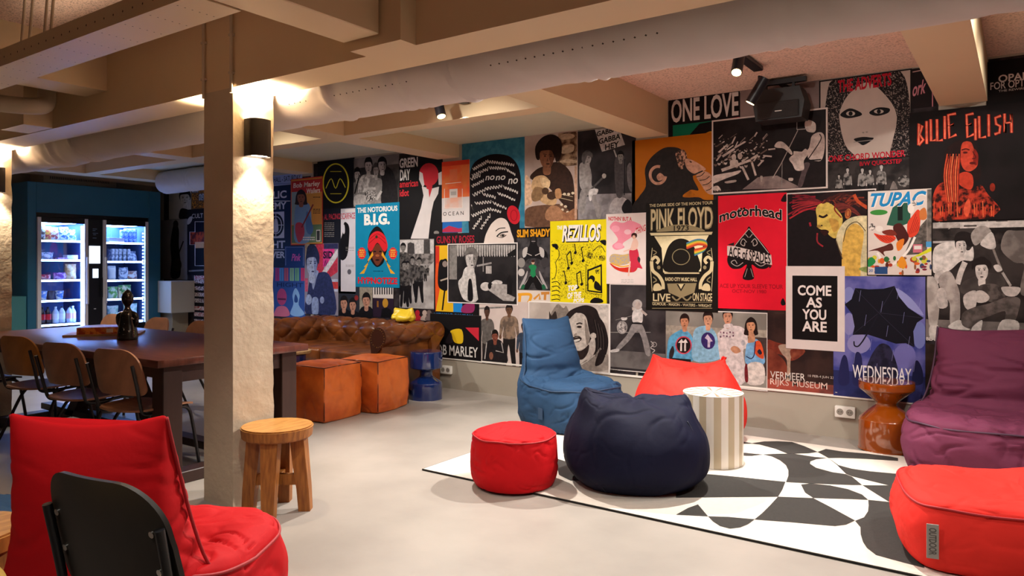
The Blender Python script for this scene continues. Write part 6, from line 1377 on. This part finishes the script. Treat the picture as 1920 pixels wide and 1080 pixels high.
p.sm('#d8cba0', (545, 580), (600, 430), (700, 350), (860, 330), (960, 380), (960, 1030), (640, 1030), (620, 780)).sm('#e6d6a8', (760, 360), (960, 380), (960, 800), (860, 700), (830, 480)).sm('#dfb254', (620, 1030), (610, 620), (660, 470), (740, 410), (820, 470), (830, 560), (800, 760), (780, 1030)).line('#4a3a28', 10, (545, 590), (610, 780), smooth=False).line('#6a5a38', 10, (620, 600), (660, 450), (760, 395), (850, 490), smooth=True).sm('#8fa05a', (780, 880), (870, 860), (960, 900), (860, 920)).line('#5a7a3a', 12, (820, 1025), (930, 965)).line('#a02a34', 16, (350, 510), (350, 600), (410, 650), smooth=True).line('#c8502c', 34, (730, 110), (770, 180), (870, 250), smooth=True).line('#a02434', 20, (270, 400), (280, 440)); p.done()
p = Poster('halftone black and cream face poster with red lettering top and bottom', ZK, 50, 586, 155, 648, '#b8a89e', 3, border='#1a1516', bw=.010)
hk = ('#1c1718', '#8a7c75', 110, (.55, .60))
p.sm(hk, (85, 640), (90, 300), (150, 150), (330, 125), (520, 135), (575, 330), (586, 640), (460, 640), (500, 400), (420, 260), (320, 200), (230, 270), (170, 400), (200, 560), (260, 640)).sm('#b8a89e', (165, 400), (220, 270), (320, 215), (410, 260), (475, 400), (440, 530), (330, 600), (220, 540)).sm(K_, (172, 385), (225, 350), (285, 370), (295, 390), (240, 405), (200, 405)).ell(232, 380, 26, 14, '#b8a89e').ell(232, 380, 12, 13, K_).sm(K_, (340, 372), (390, 345), (455, 350), (450, 375), (400, 392), (360, 390)).ell(395, 368, 28, 12, '#b8a89e').ell(395, 368, 12, 12, K_).sm(K_, (250, 528), (300, 515), (345, 518), (365, 525), (310, 562), (280, 550)).line(G2, 4, (250, 545), (360, 532)).ell(305, 490, 7, 4, G2).ell(325, 487, 7, 4, G2).text('THE ADVERTS', 158, 468, 165, 240, '#b01428', .03, 0, .02).text('ONE CHORD WONDER', 104, 548, 607, 645, '#b8142c', .02).done()
p = Poster('narrow black and white band photo strip under the halftone face', ZK, 100, 578, 648, 830, ('#1f1a1a', '#3a3433', 8), 4)
for x, t_, H_ in ((165, 730, 150), (215, 690, 190), (300, 690, 200), (345, 700, 170), (410, 670, 220)): p.person(x, t_, H_, ('#2a2626', G2, 30), K_, G3, K_, K_, .7)
p.text('B/W QUICKSTEP', 285, 528, 650, 680, '#b8142c', .02).ell(540, 770, 36, 34, ('#2a2626', G2, 50)).sm('#7a706c', (465, 800), (480, 770), (500, 800), (500, 830), (460, 830)); p.done()
p = Poster('small dark poster corner with pink script tucked against the beam', ZK, 586, 724, 112, 345, '#1d1517', 2)
p.text('ork', 590, 668, 190, 272, '#c8808c', .02, .3, .2).line('#c8a09c', 5, (590, 140), (640, 130)).line('#c8808c', 6, (705, 240), (705, 340)); p.done()
p = Poster('comic cover poster with blue slanted capitals and red wing shapes', ZW, 66, 780, 58, 1004, '#d9cbc2', 8, border='#1a1414', bw=.006)
p.pg('#2d5a48', (280, 450), (345, 260), (430, 200), (540, 200), (540, 420), (420, 470)).rect(400, 455, 215, 400, '#17201c').pg(('#4a4440', '#6a625c', 30), (560, 560), (720, 380), (720, 760), (470, 780)).rect(722, 770, 60, 640, ('#7d746d', '#55504c', 20)).text('TUPAC', 108, 722, 92, 250, '#e9e3dd', .06, .35).text('TUPAC', 104, 716, 88, 244, '#2384bd', .035, .35).ell(195, 312, 96, 30, '#3f8a3c', 22, -.03)
p.sm('#d8432c', (505, 440), (560, 350), (620, 280), (650, 330), (640, 480), (600, 560), (520, 580)).sm('#d8432c', (140, 540), (220, 560), (340, 560), (380, 600), (300, 650), (210, 620)).sm('#c8743c', (640, 300), (690, 260), (715, 300), (715, 380), (650, 390))
for k in range(5): p.line('#8a1c18', 5, (520+k*22, 560-k*10), (600+k*10, 330+k*30)).line('#8a1c18', 5, (170+k*35, 560+k*5), (250+k*30, 620))
p.sm('#4a1f1c', (350, 470), (430, 430), (500, 520), (520, 600), (450, 680), (390, 600)).sm('#7a2f24', (230, 520), (340, 500), (390, 560), (280, 560)).sm('#e07a2a', (390, 640), (470, 600), (450, 700), (400, 730)).sm('#5a2a24', (80, 735), (250, 680), (330, 650), (350, 720), (250, 740), (260, 790), (180, 730)).line('#efe6de', 26, (180, 750), (230, 830), (320, 880), (420, 830), (520, 720), (590, 580), smooth=True).ell(545, 270, 36, 55, '#e6dcd4').ell(200, 490, 40, 32, '#e6dcd4').ell(120, 470, 36, 38, ('#e0d6ce', '#3a3432', 60)).ell(580, 210, 30, 32, ('#e0d6ce', '#3a3432', 60))
p.rect(568, 670, 660, 750, '#c86a78').rect(580, 660, 675, 715, W_).pg('#cfd02c', (555, 805), (680, 740), (770, 690), (772, 735), (640, 790)).rect(710, 770, 630, 690, '#4f96c8')
cq = random.Random(9)
for k in range(46): p.ell(90+cq.random()*680, 800+cq.random()*185, 12+cq.random()*22, 12+cq.random()*24, cq.choice(('#a83a28', '#d8a02c', '#2f6a3a', '#7a2a3a', '#d8602c', '#3a4a6a', '#8a5a3a', '#c8c23c', '#5a2a20')), 9)
p.sm('#2a8a4a', (75, 830), (120, 800), (160, 850), (110, 900), (75, 900)).sm('#e0902a', (400, 860), (450, 790), (500, 880), (430, 920)).rect(150, 290, 905, 985, '#2a4a7a').ell(110, 950, 36, 40, '#cfc6c0').text('20', 85, 130, 932, 962, '#2a5a9a', .02); p.done()
p = Poster('violet night poster with a black umbrella under moonlit clouds', ZX, 14, 757, 35, 1032, ('#3a3f86', '#6a68a8', 4), 6)
p.rect(14, 757, 820, 1032, ('#252a5a', '#3a3a74', 4)).sm('#8f92c8', (520, 130), (640, 210), (745, 350), (640, 300), (540, 210)).ell(140, 190, 45, 70, '#7f84bd').ell(140, 420, 46, 90, '#8784b8').ell(590, 680, 90, 100, '#6f6cae').ell(710, 510, 55, 110, '#7078b4').ell(220, 580, 95, 80, '#8a86b8')
p.pg('#16151f', (190, 130), (300, 140), (420, 135), (508, 112), (545, 200), (620, 290), (745, 372), (690, 410), (660, 480), (670, 610), (600, 575), (520, 580), (400, 540), (290, 505), (170, 508), (185, 440), (165, 340), (105, 262), (160, 220)).line('#2a2838', 5, (508, 115), (380, 330), (170, 505)).line('#2a2838', 5, (380, 330), (745, 372)).line('#2a2838', 5, (380, 330), (670, 605)).line('#2a2838', 5, (380, 330), (190, 135)).line('#1a1824', 12, (380, 330), (330, 430), (250, 560)).line('#1a1824', 11, (250, 560), (215, 600), (185, 595), (180, 560), smooth=True)
p.sm('#232450', (55, 900), (70, 740), (100, 670), (130, 720), (140, 900)).sm('#232450', (170, 900), (180, 700), (210, 645), (245, 700), (240, 900)).sm('#1c1d40', (650, 900), (670, 740), (700, 720), (735, 800), (735, 900)).sm(('#1b1a2a', '#2c2a44', 16), (280, 860), (300, 720), (370, 600), (430, 580), (490, 640), (530, 860))
for k in range(16): x = 60+k*44; y = 60+(k*197) % 700; p.line('#8f90c4', 2.2, (x, y), (x-14, y+90))
p.text('WEDNESDAY', 168, 645, 765, 872, '#e6e0e0', .008).line(G3, 6, (28, 972), (45, 975)); p.done()
p = Poster('tall black and white photo of three men, one crouching with a baseball glove', ZY, 4, 905, 62, 1003, ('#26201f', '#3a3331', 5), 5)
p.rect(60, 905, 62, 108, '#b3a9a3').rect(270, 770, 68, 112, '#cdc3bd').rect(300, 400, 92, 104, '#4a4340').rect(550, 640, 52, 64, G1).line('#a89e98', 5, (60, 190), (170, 130), (260, 70), smooth=True).rect(90, 135, 70, 108, G3).rect(60, 770, 118, 240, ('#1c1716', '#3a3331', 10)).rect(5, 905, 840, 1003, ('#554c49', '#7a706c', 8)).rect(60, 240, 215, 232, G3)
p.sm('#ddd4ce', (62, 300), (110, 240), (230, 225), (330, 290), (370, 260), (370, 365), (280, 370), (180, 450), (64, 460)).sm('#c4bab4', (75, 470), (130, 440), (140, 480), (90, 560), (75, 540)).face(280, 255, 90, 150, '#d2c8c2', '#1d1716', '#2a2422', shade=G3, turn=1).sm('#1d1716', (230, 220), (240, 160), (300, 140), (370, 170), (385, 240), (340, 260), (300, 200)).line('#d2c8c2', 44, (310, 380), (280, 450), (250, 550), smooth=True)
p.sm(('#b8aea8', '#9a908a', 14), (15, 500), (60, 490), (110, 600), (95, 860), (30, 860)).sm(('#b0a6a0', '#8f8580', 14), (105, 500), (190, 450), (250, 560), (270, 650), (265, 850), (195, 860), (190, 700), (130, 620)).sm('#d8cfc9', (35, 880), (100, 870), (118, 980), (40, 970)).sm('#d8cfc9', (185, 870), (270, 830), (350, 900), (270, 905), (190, 895)).sm('#c4bab4', (95, 600), (150, 590), (175, 720), (100, 730))
p.sm(('#3a3432', '#4a4340', 10), (280, 620), (290, 540), (390, 490), (500, 460), (600, 490), (620, 560), (520, 580), (400, 630)).face(440, 445, 110, 165, '#d6ccc6', '#1d1716', '#2a2422').sm('#1d1716', (365, 440), (370, 370), (440, 340), (510, 380), (510, 440), (490, 400), (400, 400)).sm('#d0c6c0', (300, 640), (390, 600), (400, 690), (370, 760), (310, 730)).sm(('#5f5652', '#3a3331', 24), (405, 590), (440, 555), (540, 550), (610, 600), (620, 670), (560, 700), (480, 680), (410, 650)).sm('#cdc3bd', (380, 620), (440, 600), (500, 650), (470, 690), (400, 690))
p.sm(('#6a605c', '#4a4340', 16), (290, 870), (290, 780), (380, 730), (500, 700), (640, 650), (730, 660), (735, 720), (690, 850), (620, 840), (620, 760), (500, 800), (430, 830), (380, 900)).sm('#ddd4ce', (360, 930), (370, 880), (440, 830), (440, 880), (420, 940)).sm('#d2c8c2', (560, 930), (600, 830), (720, 840), (720, 920), (640, 940))
p.sm(('#7a706b', '#5f5652', 12), (590, 280), (620, 150), (700, 135), (905, 180), (905, 600), (760, 640), (740, 560), (770, 400), (690, 380)).sm('#a09690', (355, 170), (400, 110), (470, 100), (515, 150), (450, 210), (385, 250)).sm('#d2c8c2', (430, 230), (515, 145), (550, 250), (520, 280), (460, 265)).line('#8a807a', 18, (530, 280), (560, 360), (590, 430), smooth=True).sm('#d8cec8', (530, 410), (570, 400), (600, 440), (560, 455)).line('#b8aea8', 20, (600, 460), (665, 565)).sm('#cdc3bd', (590, 580), (640, 570), (740, 580), (710, 640), (630, 640)).text('BEASTIE', 8, 150, 1006-40, 1030-38, W_, .03); p.done()
p = Poster('dark brown poster low on the wall behind the purple lounger', ZX, 757, 1500, 600, 1060, ('#2a211e', '#3f3029', 5), 4)
p.sm('#4a2a28', (800, 760), (850, 700), (870, 850), (820, 900)).line('#6a5a44', 8, (780, 940), (850, 930)).rect(1380, 1500, 640, 1040, '#b08a5a').text('RADIO', 762, 860, 1028, 1048, W_, .02); p.done()
p = Poster('black poster with glowing red scrawled capitals over a red lit singer', ZZ, 24, 985, 92, 1008, ('#140f0f', '#1c1516', 4), 6)
rd = '#e0442c'
let = {'B': [(0, 1), (.05, 0), (.6, .12), (.15, .5), (.75, .75), (0, 1)], 'I': [(.3, 0), (.35, 1)], 'L': [(.1, 0), (.15, .95), (.9, .9)], 'E': [(.9, .02), (.1, .08), (.15, .5), (.7, .45), (.15, .5), (.2, .98), (.95, .85)], 'S': [(.9, .1), (.2, .2), (.3, .5), (.8, .6), (.7, .9), (.1, .98)], 'H': [(.1, 0), (.15, 1), (.15, .5), (.85, .45), (.85, 0), (.9, 1)]}
for (ch, x, y, w, h) in (('B', 98, 225, 50, 175), ('I', 150, 205, 40, 185), ('L', 190, 190, 55, 185), ('L', 240, 190, 60, 185), ('I', 300, 165, 30, 185), ('E', 330, 140, 78, 205), ('E', 478, 140, 72, 200), ('I', 545, 185, 40, 175), ('L', 580, 165, 70, 185), ('I', 652, 150, 40, 180), ('S', 705, 145, 66, 170), ('H', 785, 145, 72, 155)):
    pts = [(x+a*w, y+b*h) for a, b in let[ch]]; p.line('#8a1c14', 27, *pts).line(rd, 19, *pts).line('#f08a6a', 8, *pts)
p.sm('#1d0f0e', (300, 700), (310, 470), (380, 380), (480, 360), (560, 390), (590, 520), (600, 640), (540, 700)).sm('#c8442e', (440, 430), (460, 375), (520, 375), (545, 430), (575, 500), (570, 570), (520, 610), (470, 600), (440, 540)).sm('#8a2218', (545, 430), (580, 480), (570, 560), (540, 540)).line('#3a0f0c', 10, (445, 440), (480, 430), (510, 440), smooth=True).ell(475, 460, 20, 8, '#3a0f0c').ell(535, 545, 26, 11, '#4a120e').line('#3a0f0c', 7, (535, 450), (560, 500), (530, 510), smooth=True)
p.sm('#c23c26', (410, 650), (470, 615), (530, 640), (540, 720), (510, 760), (430, 720)).sm(('#b83824', '#2a0f0c', 26), (215, 1000), (220, 790), (290, 700), (400, 720), (520, 760), (600, 720), (660, 800), (750, 900), (740, 940), (650, 990), (400, 1000))
for k in range(14): p.line(('#d8502e', '#8a2218', '#f07a4a', '#5a1610')[k % 4], 9, (330+k*8, 470+(k % 3)*20), (305+k*9, 650), (330+k*7, 860), smooth=True)
for k in range(22): x = 225+k*23; p.line(('#d8502e', '#7a1c14', '#e86a3e')[k % 3], 8, (x, 850+((k*53) % 60)), (x-4+(k % 3)*4, 990-((k*31) % 40)))
p.ell(695, 740, 22, 34, '#7a2416').sm('#e0583a', (460, 920), (500, 830), (520, 900), (490, 980)); p.done()
p = Poster('black poster corner with white capitals at the upper right edge', PX, 1849.5, 1990, 108, 203, '#151112', 3)
p.text('OPART', 1872, 1944, 137, 151, '#d8ccc8', .02).text('FOR OPTION', 1857, 1950, 150, 164, '#cfc4c0', .008).text('THE REWIRED', 1872, 1930, 166, 170, '#b0a6a2', .01); p.done()
# lettering on the pouf's label tag
vs, fs = textmesh('OUTDOOR', .02); c0, l0 = tc, tl
mbt = MB().add([c0+Vector((0, 0, .055-.11*u))+l0*(.014-.028*v)*-1 for u, v in vs], fs)
lt = mbt.build('tag_lettering', mat('dark_grey_print', '#4c4845', .7), t_pouf)
